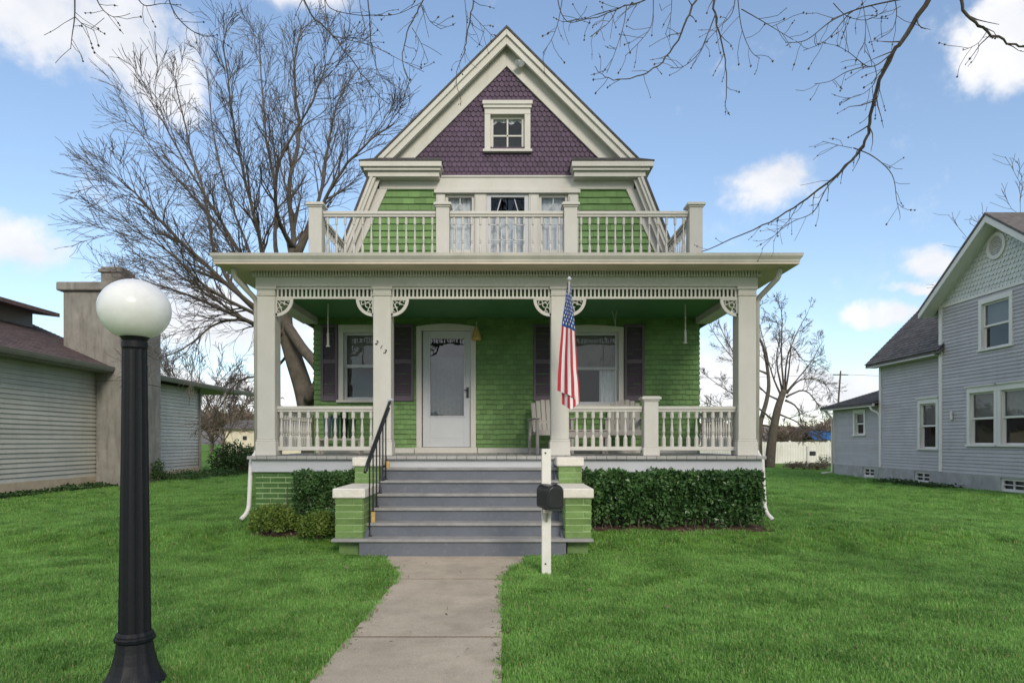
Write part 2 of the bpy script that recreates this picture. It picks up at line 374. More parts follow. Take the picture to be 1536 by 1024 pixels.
def bricks(mb, F, u0, u1, v0, v1, bh, bw, joint=.011, rnd=None, proud=.012, m=0, mm=1):
    """rock-faced painted bricks standing proud of their mortar"""
    rnd = rnd or random.Random(3)
    mb.fbox(F, u0 + .004, u1 - .004, -.05, 0, v0, v1, mm)
    n = max(1, round((v1 - v0) / (bh + joint))); ph = (v1 - v0) / n
    for k in range(n):
        a, b = v0 + k * ph + joint / 2, v0 + (k + 1) * ph - joint / 2
        u = u0 - (bw * .5 if k % 2 else 0)
        while u < u1:
            p, q = max(u, u0), min(u + bw - joint, u1); u += bw
            if q - p < .03: continue
            pr = proud * rnd.uniform(.6, 1.3); t = rnd.uniform(-.004, .004)
            mid = (a + b) / 2 + rnd.uniform(-.008, .008)
            mb.hexa([F.p(p, -.01, a), F.p(q, -.01, a), F.p(q, pr * .5, a + .004), F.p(p, pr * .5 + t * .3, a + .004),
                     F.p(p, -.01, b), F.p(q, -.01, b), F.p(q, pr + t, b - .003), F.p(p, pr, b - .003)], m)

# ------------------------------------------------------------------ windows
def sheet_curtain(mb, F, u0, u1, n, v0, v1, waves=7, amp=.02, seed=0, gather=None):
    r = random.Random(seed); ph = r.random() * 6; rows = []
    for i in range(9):
        t = i / 8; row = []
        for k in range(41):
            s = k / 40
            uu = u0 + (u1 - u0) * s
            if gather: uu = gather[0] + (uu - gather[0]) * (1 - gather[1] * (1 - abs(2 * t - 1)) ** 1.0)
            row.append(F.p(uu, n + amp * math.sin(s * waves * 6.28 + ph + .5 * math.sin(t * 3)) * (.6 + .4 * t), v1 + (v0 - v1) * t))
        rows.append(row)
    mb.grid(rows)
def casing(F, u0, u1, v0, v1, w, head, n=.035, arch=0, sill=True, crown=0, foot=None):
    mb = MB()
    mb.fbox(F, u0, u0 + w, 0, n, v0, v1 - head); mb.fbox(F, u1 - w, u1, 0, n, v0, v1 - head)
    top = [(u0, v1 - head), (u1, v1 - head)] + [(u1 + (u0 - u1) * i / 12, v1 - arch + arch * math.sin(math.pi * i / 12)) for i in range(13)]
    mb.fprism(F, top, 0, n + .004)
    d = -.12                                          # reveal lining
    a, b, c, e = u0 + w, u1 - w, v0, v1 - head
    mb.fbox(F, a - .02, a, d, -.002, c, e); mb.fbox(F, b, b + .02, d, -.002, c, e); mb.fbox(F, a - .02, b + .02, d, -.002, e, e + .02)
    if sill: mb.fbox(F, u0 - .03, u1 + .03, -.12, n + .035, v0 - .045, v0)
    if crown:
        mb.fbox(F, u0 - .02, u1 + .02, 0, n + .03, v1, v1 + crown * .45)
        mb.fbox(F, u0 - .036, u1 + .036, 0, n + .05, v1 + crown * .45, v1 + crown)
    return mb
def sash_mb(F, a, b, c, e, n=-.05, rail=.045, muntins=(), t=.03):
    mb = MB()
    mb.fbox(F, a, a + rail, n - t, n, c, e); mb.fbox(F, b - rail, b, n - t, n, c, e)
    mb.fbox(F, a + rail, b - rail, n - t, n, c, c + rail * 1.2); mb.fbox(F, a + rail, b - rail, n - t, n, e - rail, e)
    for (p, q, r_, s_) in muntins: mb.fbox(F, p, q, n - t * .8, n - t * .2, r_, s_)
    return mb
def double_hung(parent, F, u0, u1, v0, v1, mc, ms, w=.1, head=.12, arch=0, crown=0, blind=None, curtain=True, seed=0, label=None, room=True):
    win = casing(F, u0, u1, v0, v1, w, head, arch=arch, crown=crown).build('window', mc, parent, bevel=.003)
    if label: win['label'] = label
    a, b, c, e = u0 + w, u1 - w, v0, v1 - head
    mid = (c + e) / 2
    sash_mb(F, a, b, mid - .02, e, -.04).build('sash', ms, win, bevel=.002)
    sash_mb(F, a, b, c, mid + .02, -.075).build('sash', ms, win, bevel=.002)
    g = MB(); g.face([F.p(a + .02, -.056, mid), F.p(b - .02, -.056, mid), F.p(b - .02, -.056, e - .02), F.p(a + .02, -.056, e - .02)])
    g.face([F.p(a + .02, -.09, c + .02), F.p(b - .02, -.09, c + .02), F.p(b - .02, -.09, mid), F.p(a + .02, -.09, mid)])
    g.build('pane', M['glass'], win, fix=False)
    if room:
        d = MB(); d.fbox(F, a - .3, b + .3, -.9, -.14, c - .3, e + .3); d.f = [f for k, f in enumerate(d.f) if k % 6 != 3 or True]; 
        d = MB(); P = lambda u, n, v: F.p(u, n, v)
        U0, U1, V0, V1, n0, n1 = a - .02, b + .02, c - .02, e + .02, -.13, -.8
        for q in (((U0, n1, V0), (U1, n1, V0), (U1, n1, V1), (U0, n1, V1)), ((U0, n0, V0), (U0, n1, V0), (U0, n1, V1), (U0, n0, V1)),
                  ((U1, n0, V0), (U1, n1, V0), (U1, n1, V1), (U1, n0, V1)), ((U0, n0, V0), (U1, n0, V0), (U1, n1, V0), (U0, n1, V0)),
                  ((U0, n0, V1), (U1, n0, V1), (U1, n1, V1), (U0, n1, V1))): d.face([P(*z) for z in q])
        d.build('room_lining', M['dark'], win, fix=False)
    if blind:
        d = MB(); z0 = e + (c - e) * blind
        rows = []
        for i in range(2): rows.append([F.p(a + .01 + (b - a - .02) * k / 8, -.115, [z0, e][i]) for k in range(9)])
        d.grid(rows); d.build('blind', M['blind'], win, fix=False)
    if curtain:
        d = MB(); wd = (b - a)
        if curtain == 'full': sheet_curtain(d, F, a, b, -.15, c, e, 8, .018, seed)
        else:
            sheet_curtain(d, F, a, a + wd * .3, -.15, c, e, 4, .018, seed); sheet_curtain(d, F, b - wd * .3, b, -.15, c, e, 4, .018, seed + 1)
        d.build('curtain', M['curtain'], win, fix=False, smooth=True)
    return win

# ================================================================== THE GREEN HOUSE
YW = 11.84; YP = 9.57; DK = 1.16
house = empty('green_house', (0, YW, .2), 'green shingled two-storey house with purple gable and a white columned front porch', 'house')
F = Frame((0, YW, 0), (1, 0, 0), (0, -1, 0))
FP = Frame((0, YP, 0), (1, 0, 0), (0, -1, 0))
rnd = random.Random(11)
W1 = (PX(508, YW), PX(588, YW), 2.08, 3.38); W2 = (PX(831, YW), PX(935, YW), 2.0, 3.38); DR = (PX(625, YW), PX(714, YW), 1.25, 3.40)
holes1 = [(w[0] + .05, w[1] - .05, w[2], w[3] - .06) for w in (W1, W2, DR)]
mb = MB(); shingle(mb, F, -3.34, 3.34, .2, 3.9, .086, .115, holes1, rnd=rnd, lift=.022, jit=.008)
for sx in (-1, 1):
    G = Frame((sx * 3.34, YW, 0), (0, 1, 0), (sx, 0, 0))
    shingle(mb, G, 0, 8.2, .2, 3.9, .086, .23, (), rnd=rnd, back=False); mb.box(sx * 3.3 - .03, sx * 3.3 + .03, YW + .01, YW + 8.2, .1, 3.9)
mb.box(-3.3, 3.3, YW + 8.14, YW + 8.2, .1, 6)
mb.build('wall', M['green'], house, fix=False)
# upper storey: flared sides
hw_in = lambda z: 2.06 + (5.73 - z) * .459
hw_roof = lambda z: 2.356 + (5.78 - z) * .393
A1 = (PX(668, YW), PX(712, YW), 3.97, 5.64); A3 = (PX(808, YW), PX(852, YW), 3.97, 5.64); A2 = (PX(730, YW), PX(793, YW), 3.95, 5.66)
for lim in (lambda v: (-hw_in(v) - .05, -1.22), lambda v: (1.24, hw_in(v) + .05)):
    mb = MB(); shingle(mb, F, -3, 3, 3.75, 5.73, .115, .2, (), limits=lim, rnd=rnd, lift=.024)
    mb.build('upper_wall', M['green'], house, fix=False)
# purple gable
AW = (PX(727, YW), PX(795.5, YW), 6.40, 7.11)
mb = MB(); shingle(mb, F, -2, 2, 5.94, 7.84, .087, .082, [(AW[0] + .07, AW[1] - .07, AW[2] + .04, AW[3] - .05)],
                   limits=lambda v: (-(7.86 - v) - .05, 7.86 - v + .05) if v > 6.2 else (-1.75, 1.75), rnd=rnd, lift=.011, shape='scale', jit=.003)
mb.build('gable_wall', M['purple'], house, fix=False)
# rake boards, friezes, cornice returns (all cream)
def vband(mb, F, apex_out, apex_in, zend, n0, n1):
    for s in (-1, 1):
        mb.fprism(F, [(0, apex_in), (0, apex_out), (s * (apex_out - zend), zend), (s * (apex_in - zend), zend)], n0, n1)
mb = MB()
vband(mb, F, 8.345, 8.135, 6.09, .13, .20); vband(mb, F, 8.38, 8.275, 6.09, .20, .24)
mb.build('rake_board', M['cream'], house, bevel=.004)
mb = MB(); vband(mb, F, 8.21, 7.84, 6.0, 0, .035); vband(mb, F, 7.875, 7.84, 6.0, .035, .05)
for s in (-1, 1):
    mb.face([F.p(0, .0, 8.19), F.p(0, .14, 8.19), F.p(s * 2.11, .14, 6.08), F.p(s * 2.11, .0, 6.08)])
mb.fbox(F, -2.2, 2.2, 0, .045, 5.72, 5.945); mb.fbox(F, -1.14, 1.16, .045, .065, 5.92, 5.95)
for s in (-1, 1):
    mb.fprism(F, [(s * hw_in(5.725), 5.725), (s * 2.37, 5.725), (s * (hw_roof(3.75) - .02), 3.75), (s * hw_in(3.75), 3.75)][::s], 0, .04)
mb.build('frieze_board', M['cream'], house, bevel=.003)
for s in (-1, 1):
    mb = MB(); q = lambda a, b: (min(s * a, s * b), max(s * a, s * b))
    mb.fbox(F, *q(1.15, 2.36), 0, .24, 5.86, 5.95); mb.fbox(F, *q(1.12, 2.42), 0, .29, 5.95, 6.0); mb.fbox(F, *q(1.10, 2.48), 0, .33, 6.0, 6.09)
    x0, x1 = q(1.95, 2.42); mb.box(x0, x1, YW + .002, YW + 8.3, 5.86, 6.0); x0, x1 = q(1.95, 2.48); mb.box(x0, x1, YW + .002, YW + 8.3, 6.0, 6.09)
    r = mb.build('cornice_return', M['cream'], house, bevel=.004)
    mb = MB(); mb.fprism(F, [(s * 1.085, 6.093), (s * 2.495, 6.093), (s * 2.495, 6.105), (s * 2.2, 6.135), (s * 1.10, 6.135)][::s], 0, .345)
    mb.build('return_flashing', M['roof'], r)
    mb = MB()        # steep lower rake moulding
    for o0, o1, n0, n1 in ((0, .10, .15, .22), (.0, .05, .22, .25), (0, .16, .11, .15)):
        mb.fprism(F, [(s * (hw_roof(5.855) - o1), 5.855), (s * (hw_roof(5.855) - o0), 5.855), (s * (hw_roof(3.8) - o0), 3.8), (s * (hw_roof(3.8) - o1), 3.8)][::s], n0, n1)
    mb.face([F.p(s * hw_roof(5.76) - s * .02, .04, 5.76), F.p(s * hw_roof(5.76) - s * .02, .14, 5.76), F.p(s * hw_roof(3.8) - s * .02, .14, 3.8), F.p(s * hw_roof(3.8) - s * .02, .04, 3.8)])
    mb.build('lower_rake', M['cream'], house, bevel=.003)
    # roofs
    mb = MB()
    for n0, n1, off in ((.255, -8.4, 0),):
        A_ = [(0, 8.22), (0, 8.265), (s * 2.50, 8.265 - 2.50 + .27), (s * 2.50, 8.22 - 2.50 + .285)]
        mb.fprism(F, [(0, 8.383), (0, 8.425), (s * 2.295, 6.13), (s * 2.262, 6.121)], n0, n1)
        mb.fprism(F, [(s * hw_roof(5.855), 5.855), (s * (hw_roof(5.855) + .04), 5.855), (s * (hw_roof(3.6) + .04), 3.6), (s * hw_roof(3.6), 3.6)], .265, n1)
        mb.fprism(F, [(s * hw_roof(3.6), 3.6), (s * (hw_roof(3.6) + .05), 3.62), (s * 3.62, 3.5), (s * 3.6, 3.46)], -.01, n1)
    mb.build('roof', M['roof'], house)
mb = MB(); mb.box(-3.0, 3.0, YW + 8.2, YW + 8.25, 3.8, 5.8); mb.fprism(F, [(-2.2, 5.8), (2.2, 5.8), (0, 8.2)], -8.2, -8.25); mb.build('back_wall', M['green'], house)
# attic window
aw = casing(F, AW[0], AW[1], AW[2], AW[3], .10, .10, n=.05, crown=.12).build('window', M['cream'], house, bevel=.003)
a, b, c, e = AW[0] + .10, AW[1] - .10, AW[2], AW[3] - .10
mu = (a + b) / 2
sash_mb(F, a, b, c, e, -.035, .05, [(mu - .014, mu + .014, c, e), (a, b, (c + e) / 2 - .014 - .03, (c + e) / 2 + .014 - .03)]).build('sash', M['cream'], aw, bevel=.002)
mb = MB(); mb.face([F.p(a, -.055, c), F.p(b, -.055, c), F.p(b, -.055, e), F.p(a, -.055, e)]); mb.build('pane', M['glass'], aw, fix=False)
mb = MB(); rows = []                       # ragged lace valance
for i in range(2):
    rows.append([F.p(a + (b - a) * k / 40, -.09 + .012 * math.sin(k * 1.3), e if i else e - .09 - .035 * math.sin(k * .45) * math.sin(k * .13 + 1)) for k in range(41)])
mb.grid(rows); mb.build('curtain', M['curtain'], aw, fix=False)
mb = MB(); mb.fbox(F, a - .1, b + .1, -.8, -.7, c - .2, e + .3); mb.build('room_lining', M['sheer'], aw)
mb = MB(); mb.tube([F.p(.23, .03, 7.88), F.p(.23, .15, 7.86)], .018, 8); mb.tube([F.p(.22, .14, 7.86), F.p(.25, .20, 7.80)], [.03, .055], 12); mb.tube([F.p(.225, .14, 7.86), F.p(.18, .20, 7.81)], [.03, .05], 12)
mb.build('flood_light', M['white'], house)

# balcony door and side windows with leaded lights
mb = MB()
for u0, u1 in ((-1.22, A1[0]), (A1[1], A2[0] - .0), (A2[1], A3[0]), (A3[1], 1.24)):
    mb.fbox(F, u0, u1, 0, .05, 3.72, 5.722); mb.fbox(F, u0 + .025, u1 - .025, .05, .068, 3.9, 5.60)
mb.fbox(F, A1[0], A1[1], 0, .05, 5.64, 5.722); mb.fbox(F, A3[0], A3[1], 0, .05, 5.64, 5.722); mb.fbox(F, A2[0], A2[1], 0, .05, 5.66, 5.722)
mb.fbox(F, -1.25, 1.27, .05, .09, 5.64, 5.70)
for w in (A1, A3): mb.fbox(F, w[0], w[1], -.1, .05, 3.72, 3.97)
mb.build('bay_casing', M['cream'], house, bevel=.003)
def came(mb, pts, r=.011):
    for k in range(len(pts) - 1): mb.tube([F.p(pts[k][0], -.03, pts[k][1]), F.p(pts[k + 1][0], -.03, pts[k + 1][1])], r, 4)
for w, lab in ((A1, None), (A3, None)):
    u0, u1, v0, v1 = w; mid = 4.62; win = sash_mb(F, u0, u1, mid, v1, 0, .05, t=.05).build('window', M['cream'], house, bevel=.002)
    sash_mb(F, u0, u1, v0, mid + .03, -.052, .05, t=.04).build('sash', M['white'], win)
    mb = MB(); c = (u0 + u1) / 2; h = (u1 - u0) / 2 - .05; t = v1 - .05; z = 5.14
    came(mb, [(c, t), (c, t - .10)]); came(mb, [(c, t - .10), (c - h * .75, t - .27), (c - h * .75, z)]); came(mb, [(c, t - .10), (c + h * .75, t - .27), (c + h * .75, z)])
    came(mb, [(c - h, z), (c + h, z)]); came(mb, [(c - h, z + .1), (c - h * .75, z + .1)]); came(mb, [(c + h * .75, z + .1), (c + h, z + .1)])
    for k in (-.33, .33): came(mb, [(c + h * k, z), (c + h * k, mid + .05)])
    came(mb, [(c - h, z), (c - h, z + .01)])
    mb.build('leaded_bars', M['white'], win)
    mb = MB(); mb.face([F.p(u0 + .03, -.036, mid), F.p(u1 - .03, -.036, mid), F.p(u1 - .03, -.036, v1 - .02), F.p(u0 + .03, -.036, v1 - .02)])
    mb.face([F.p(u0 + .03, -.075, v0), F.p(u1 - .03, -.075, v0), F.p(u1 - .03, -.075, mid), F.p(u0 + .03, -.075, mid)]); mb.build('pane', M['glass'], win, fix=False)
    mb = MB(); sheet_curtain(mb, F, u0, u1, -.13, 4.62, v1, 5, .012, 3); sheet_curtain(mb, F, u0, u0 + .2, -.15, v0, 4.65, 3, .015, 4); sheet_curtain(mb, F, u1 - .2, u1, -.15, v0, 4.65, 3, .015, 5)
    mb.build('curtain', M['curtain'], win, fix=False, smooth=True)
u0, u1, v0, v1 = A2
mb = sash_mb(F, u0, u1, v0, v1, .03, .075, t=.08); mb.fbox(F, u0 + .07, u1 - .07, -.03, .02, 4.585, 4.635)
door = mb.build('balcony_door', M['white'], house, bevel=.004)
mb = MB(); c = (u0 + u1) / 2; h = (u1 - u0) / 2 - .075; t = v1 - .08
for k in (-1, 1):
    came(mb, [(c, 5.0), (c + k * h * .5, 5.12), (c + k * h, 5.12)]); came(mb, [(c, 5.24), (c + k * h * .5, 5.12)]); came(mb, [(c, 5.24), (c, t)])
    came(mb, [(c + k * h * .68, 5.12), (c + k * h * .68, 5.3), (c + k * h * .4, t)]); came(mb, [(c + k * h * .36, 4.63), (c + k * h * .36, 5.05)])
came(mb, [(c, 4.63), (c, 5.0)]); came(mb, [(c - h, 4.86), (c + h, 4.86)])
mb.build('leaded_bars', M['white'], door)
mb = MB(); mb.face([F.p(u0 + .05, -.036, v0), F.p(u1 - .05, -.036, v0), F.p(u1 - .05, -.036, v1), F.p(u0 + .05, -.036, v1)]); mb.build('pane', M['glass'], door, fix=False)
mb = MB(); sheet_curtain(mb, F, u0 + .05, u1 - .05, -.16, v0, v1 - .36, 6, .02, 7); mb.build('curtain', M['curtain'], door, fix=False, smooth=True)
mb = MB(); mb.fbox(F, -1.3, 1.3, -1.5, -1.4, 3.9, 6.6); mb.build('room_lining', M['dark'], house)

# ground floor windows, shutters, door
double_hung(house, F, *W1, M['cream'], M['white'], .085, .13, 0, 0, blind=.52, curtain=None, seed=1)
double_hung(house, F, *W2, M['cream'], M['white'], .085, .13, .045, 0, blind=.47, curtain='sides', seed=5)
def shutter(u0, u1, v0, v1):
    mb = MB(); w = .045
    mb.fbox(F, u0, u0 + w, .018, .05, v0, v1); mb.fbox(F, u1 - w, u1, .018, .05, v0, v1)
    mid = (v0 + v1) / 2 + .02
    for a, b in ((v0, v0 + .09), (mid - .035, mid + .035), (v1 - .06, v1)): mb.fbox(F, u0 + w, u1 - w, .018, .048, a, b)
    for a, b in ((v0 + .09, mid - .035), (mid + .035, v1 - .06)):
        n = int((b - a) / .033)
        for k in range(n):
            z = a + (b - a) * (k + .5) / n
            mb.hexa([F.p(u0 + w, .022, z + .008), F.p(u1 - w, .022, z + .008), F.p(u1 - w, .044, z - .016), F.p(u0 + w, .044, z - .016),
                     F.p(u0 + w, .022, z + .014), F.p(u1 - w, .022, z + .014), F.p(u1 - w, .044, z - .009), F.p(u0 + w, .044, z - .009)])
    mb.fbox(F, u0 + .02, u1 - .02, .016, .02, v0 + .02, v1 - .02)
    mb.build('shutter', M['shutter'], house, bevel=.002)
for a, b in ((482, 507.5), (589, 621), (800, 830), (936, 966)): shutter(PX(a, YW), PX(b, YW), 2.06, 3.39)
d0, d1 = PX(634, YW), PX(707, YW)
dc = casing(F, DR[0], DR[1], 1.26, 3.40, .09, .12, n=.05, arch=.05, sill=False)
dc.fbox(F, DR[0] - .02, DR[1] + .02, -.12, .10, 1.161, 1.26)
door = dc.build('front_door', M['cream'], house, bevel=.004)
mb = sash_mb(F, d0, d1, 1.265, 3.275, -.02, .13, t=.04); mb.fbox(F, d0 + .13, d1 - .13, -.06, -.02, 1.42, 1.80)
mb.fbox(F, d0 + .105, d1 - .105, -.02, -.008, 1.78, 1.805); mb.fbox(F, d0 + .105, d0 + .13, -.02, -.008, 1.805, 3.17); mb.fbox(F, d1 - .13, d1 - .105, -.02, -.008, 1.805, 3.17)
mb.build('storm_door', M['white'], door, bevel=.003)
mb = MB(); mb.face([F.p(d0 + .12, -.045, 1.79), F.p(d1 - .12, -.045, 1.79), F.p(d1 - .12, -.045, 3.15), F.p(d0 + .12, -.045, 3.15)]); mb.build('pane', M['doorglass'], door, fix=False)
mb = MB(); sheet_curtain(mb, F, d0 + .1, d1 - .1, -.22, 1.7, 2.85, 9, .016, 12); mb.build('curtain', M['sheer'], door, fix=False, smooth=True)
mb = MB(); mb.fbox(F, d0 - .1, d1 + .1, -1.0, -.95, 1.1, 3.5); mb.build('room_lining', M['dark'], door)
mb = MB(); mb.fbox(F, d1 - .085, d1 - .045, -.02, .0, 2.12, 2.30); mb.tube([F.p(d1 - .065, -.02, 2.25), F.p(d1 - .065, .045, 2.25)], .014, 10); mb.tube([F.p(d1 - .065, -.02, 2.15), F.p(d1 - .065, .03, 2.15)], .016, 10); mb.tube([F.p(d1 - .065, .045, 2.25), F.p(d1 - .12, .05, 2.25)], .010, 8)
mb.build('handle', M['iron'], door, smooth=False)
mb = MB(); mb.fbox(F, -3.3, DR[0] - .03, .0, .03, 1.161, 1.25); mb.fbox(F, DR[1] + .03, 3.3, 0, .03, 1.161, 1.25); mb.build('baseboard', M['cream'], house, bevel=.003)

# porch deck, apron, foundation
mb = MB(); n = 52
for k in range(n):
    x0 = -3.60 + 7.2 * k / n; mb.box(x0 + .002, x0 + 7.2 / n - .002, YP - .12, YW - .005, 1.115, DK)
mb.build('porch_deck', M['deck'], house, bevel=.003)
mb = MB(); mb.box(-3.56, 3.56, YP - .05, YP + .02, .935, 1.112)
for s in (-1, 1): mb.box(min(s * 3.50, s * 3.56), max(s * 3.50, s * 3.56), YP + .022, YW, .935, 1.112)
mb.build('porch_apron', M['white'], house, bevel=.004)
for s, u0, u1 in ((-1, -3.52, -2.0), (1, .98, 3.52)):
    mb = MB(); bricks(mb, FP, u0, u1, .05, .933, .062, .215, rnd=rnd); bricks(mb, Frame((s * 3.52, YP + .05, 0), (0, 1, 0), (s, 0, 0)), 0, YW - YP - .05, .05, .933, .062, .215, rnd=rnd)
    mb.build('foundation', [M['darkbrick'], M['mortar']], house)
# porch roof
EX, EY = 3.94, 9.11
mb = MB(); mb.box(-EX + .02, EX - .02, EY + .02, YW, 3.735, 3.755)
mb.box(-3.30, 3.30, YP + .22, YW, 3.50, 3.518); mb.m[-6:] = [1] * 6
mb.build('soffit', [M['soffit'], M['ceil']], house)
mb = MB(); zz = 4.30
e = [(-EX + .03, EY + .04, 3.868), (EX - .03, EY + .04, 3.868), (3.0, YW, zz), (-3.0, YW, zz), (-EX + .03, YW + .4, 3.868), (EX - .03, YW + .4, 3.868), (3.1, YW + .4, zz), (-3.1, YW + .4, zz)]
lo = [(x, y, z - .02) for x, y, z in e]
mb.prism([lo[0], lo[1], lo[2], lo[3]], [e[0], e[1], e[2], e[3]])
mb.prism([lo[0], lo[3], lo[7], lo[4]], [e[0], e[3], e[7], e[4]]); mb.prism([lo[1], lo[5], lo[6], lo[2]], [e[1], e[5], e[6], e[2]])
mb.build('porch_roof', M['roof'], house)
mb = MB()
prof = [(0, 3.742), (.07, 3.742), (.085, 3.775), (.085, 3.79), (.115, 3.835), (.12, 3.873), (.105, 3.873), (.10, 3.85), (0, 3.85)]
fl = lambda o, s: (s * (EX - .10 + o), EY + .10 - o)
mb.prism([(-(EX - .1 + o), EY + .10 - o, z) for o, z in prof], [((EX - .1 + o), EY + .10 - o, z) for o, z in prof])
for s in (-1, 1): mb.prism([(s * (EX - .1 + o), EY + .10 - o, z) for o, z in prof], [(s * (EX - .1 + o), YW + .35, z) for o, z in prof])
mb.build('gutter', M['gutter'], house)
mb = MB(); mb.box(-3.52, 3.52, YP - .005, YP + .25, 3.535, 3.66)
for s in (-1, 1): mb.box(min(s * 3.27, s * 3.52), max(s * 3.27, s * 3.52), YP + .252, YW - .02, 3.395, 3.70)
mb.box(-3.54, 3.54, YP - .02, YP + .24, 3.66, 3.70)
mb.build('porch_beam', M['cream'], house, bevel=.004)
mb = MB(); n = 176
for k in range(n):
    u = -3.52 + 7.04 * (k + .5) / n; mb.box(u - .012, u + .012, YP - .05, YP - .02, 3.665, 3.734)
for s in (-1, 1):
    for k in range(54):
        y = YP + .0 + k * .041; mb.box(min(s * 3.54, s * 3.57), max(s * 3.54, s * 3.57), y - .012, y + .012, 3.665, 3.734)
mb.build('dentil_band', M['cream'], house)
POSTS = [-3.375, -1.748, .748, 3.375]
def turned_post(u, w=.25):
    mb = MB(); h = w / 2; y = YP + .125
    mb.box(u - h, u + h, y - h, y + h, DK + .23, 3.40)
    mb.box(u - h - .018, u + h + .018, y - h - .018, y + h + .018, DK + .004, DK + .20)
    mb.box(u - h - .009, u + h + .009, y - h - .009, y + h + .009, DK + .20, DK + .23)
    mb.box(u - h - .012, u + h + .012, y - h - .012, y + h + .012, 3.40, 3.42)
    mb.box(u - h - .003, u + h + .003, y - h - .003, y + h + .003, 3.42, 3.49)
    mb.box(u - h - .02, u + h + .02, y - h - .02, y + h + .02, 3.49, 3.534)
    return mb.build('porch_post', M['cream'], house, bevel=.006)
posts = [turned_post(u) for u in POSTS]
for ch, px, py, sz in (('2', 564.2, 516.5, .082), ('1', 571, 522.5, .07), ('3', 576.6, 530, .085)):
    cu = bpy.data.curves.new('house_number', 'FONT'); cu.body = ch; cu.size = sz; cu.extrude = .004; cu.align_x = 'CENTER'; cu.materials.append(M['iron'])
    cu.shear = .25; cu.offset = .001
    tmp = bpy.data.objects.new('house_number', cu); me = bpy.data.meshes.new_from_object(tmp); bpy.data.objects.remove(tmp)
    o = bpy.data.objects.new('house_number', me); col.objects.link(o); o.parent = posts[1]
    o.location = Vector((PX(px, YP), YP - .005, PZ(py, YP))) - house.location; o.rotation_euler = (R(90), R(14), 0)
# spindle frieze and fretwork brackets
def frieze(G, u0, u1):
    mb = MB(); mb.fbox(G, u0, u1, -.05, -.015, 3.365, 3.395); mb.fbox(G, u0, u1, -.05, -.015, 3.50, 3.534)
    n = int((u1 - u0) / .056)
    for k in range(n):
        u = u0 + (u1 - u0) * (k + .5) / n; mb.fbox(G, u - .012, u + .012, -.045, -.02, 3.395, 3.50)
    mb.build('spindle_frieze', M['cream'], house)
def bracket(G, u, s):
    mb = MB(); r0, r1 = .203, .247; n = 14
    A_ = [(u + s * r1 * math.cos(math.pi / 2 * i / n), 3.365 - r1 * math.sin(math.pi / 2 * i / n)) for i in range(n + 1)]
    B_ = [(u + s * r0 * math.cos(math.pi / 2 * i / n), 3.365 - r0 * math.sin(math.pi / 2 * i / n)) for i in range(n + 1)]
    for i in range(n): mb.fprism(G, [A_[i], A_[i + 1], B_[i + 1], B_[i]], -.05, -.02)
    mb.fbox(G, min(u, u + s * .02), max(u, u + s * .02), -.05, -.02, 3.125, 3.365); 
    mb.fbox(G, min(u, u + s * .24), max(u, u + s * .24), -.052, -.018, 3.345, 3.366)
    for ang, rr, cr in ((.32, .155, .030), (1.25, .155, .030), (.78, .12, .034)):
        c = (u + s * rr * math.cos(ang), 3.365 - rr * math.sin(ang))
        mb.tube([G.p(c[0] + cr * math.cos(t * .7), -.035, c[1] + cr * math.sin(t * .7)) for t in range(8)], .008, 5)
    for ang in (.45, 1.1): mb.tube([G.p(u + s * .01, -.035, 3.355), G.p(u + s * .21 * math.cos(ang), -.035, 3.365 - .21 * math.sin(ang))], .006, 4)
    mb.build('fretwork_bracket', M['cream'], house)
G = Frame((0, YP + .01, 0), (1, 0, 0), (0, -1, 0))
for k in range(3): frieze(G, POSTS[k] + .125, POSTS[k + 1] - .125)
for k, u in enumerate(POSTS):
    if k > 0: bracket(G, u - .125, -1)
    if k < 3: bracket(G, u + .125, 1)
# railings
BAL = None
def baluster_mesh(h, k=1):
    mb = MB(); q = .021
    prof = [(.030 * k, 0), (.030 * k, h * .24), (.016 * k, h * .32), (.013 * k, h * .345), (.024 * k, h * .365), (.013 * k, h * .385), (.022 * k, h * .42), (.022 * k, h * .46), (.012 * k, h * .72), (.011 * k, h * .80), (.025 * k, h * .82), (.027 * k, h * .84), (.027 * k, h)]
    mb.lathe((0, 0, 0), prof, 8, rot=math.pi / 8); return mb
def railing(A_, B_, z0, z1, name, n, proto=None, pad=.06, parent=house):
    A_, B_ = Vector((*A_, 0)), Vector((*B_, 0)); d = (B_ - A_); Lh = d.length; d.normalize(); nn = Vector((d.y, -d.x, 0))
    G = Frame(A_, d, nn); mb = MB()
    mb.fbox(G, 0, Lh, -.045, .045, z1 - .045, z1); mb.fbox(G, 0, Lh, -.03, .03, z1 - .08, z1 - .047)
    mb.fbox(G, 0, Lh, -.032, .032, z0, z0 + .055)
    r = mb.build(name, M['cream'], parent, bevel=.004)
    h = z1 - .08 - z0 - .055
    for k in range(n):
        p = G.p(pad + (Lh - 2 * pad) * (k / (n - 1)), 0, z0 + .055)
        if proto is None:
            o = baluster_mesh(h, .72 if 'balcony' in name else 1).build('baluster', M['cream'], r, smooth=False, local=True); proto = o; o.location = p - house.location
        else: copy_part(proto, p - house.location, r)
    return proto
yr = YP + .125
pb = railing((POSTS[0] + .127, yr), (POSTS[1] - .127, yr), 1.235, 1.86, 'porch_railing', 11, pad=.05)
NW = 2.03
railing((POSTS[2] + .127, yr), (NW - .11, yr), 1.235, 1.86, 'porch_railing', 8, pb, .12)
railing((NW + .11, yr), (POSTS[3] - .127, yr), 1.235, 1.86, 'porch_railing', 9, pb, .09)
for s in (-1, 1): railing((s * 3.375, yr + .127), (s * 3.375, YW - .03), 1.235, 1.86, 'porch_railing', 16, pb, .07)
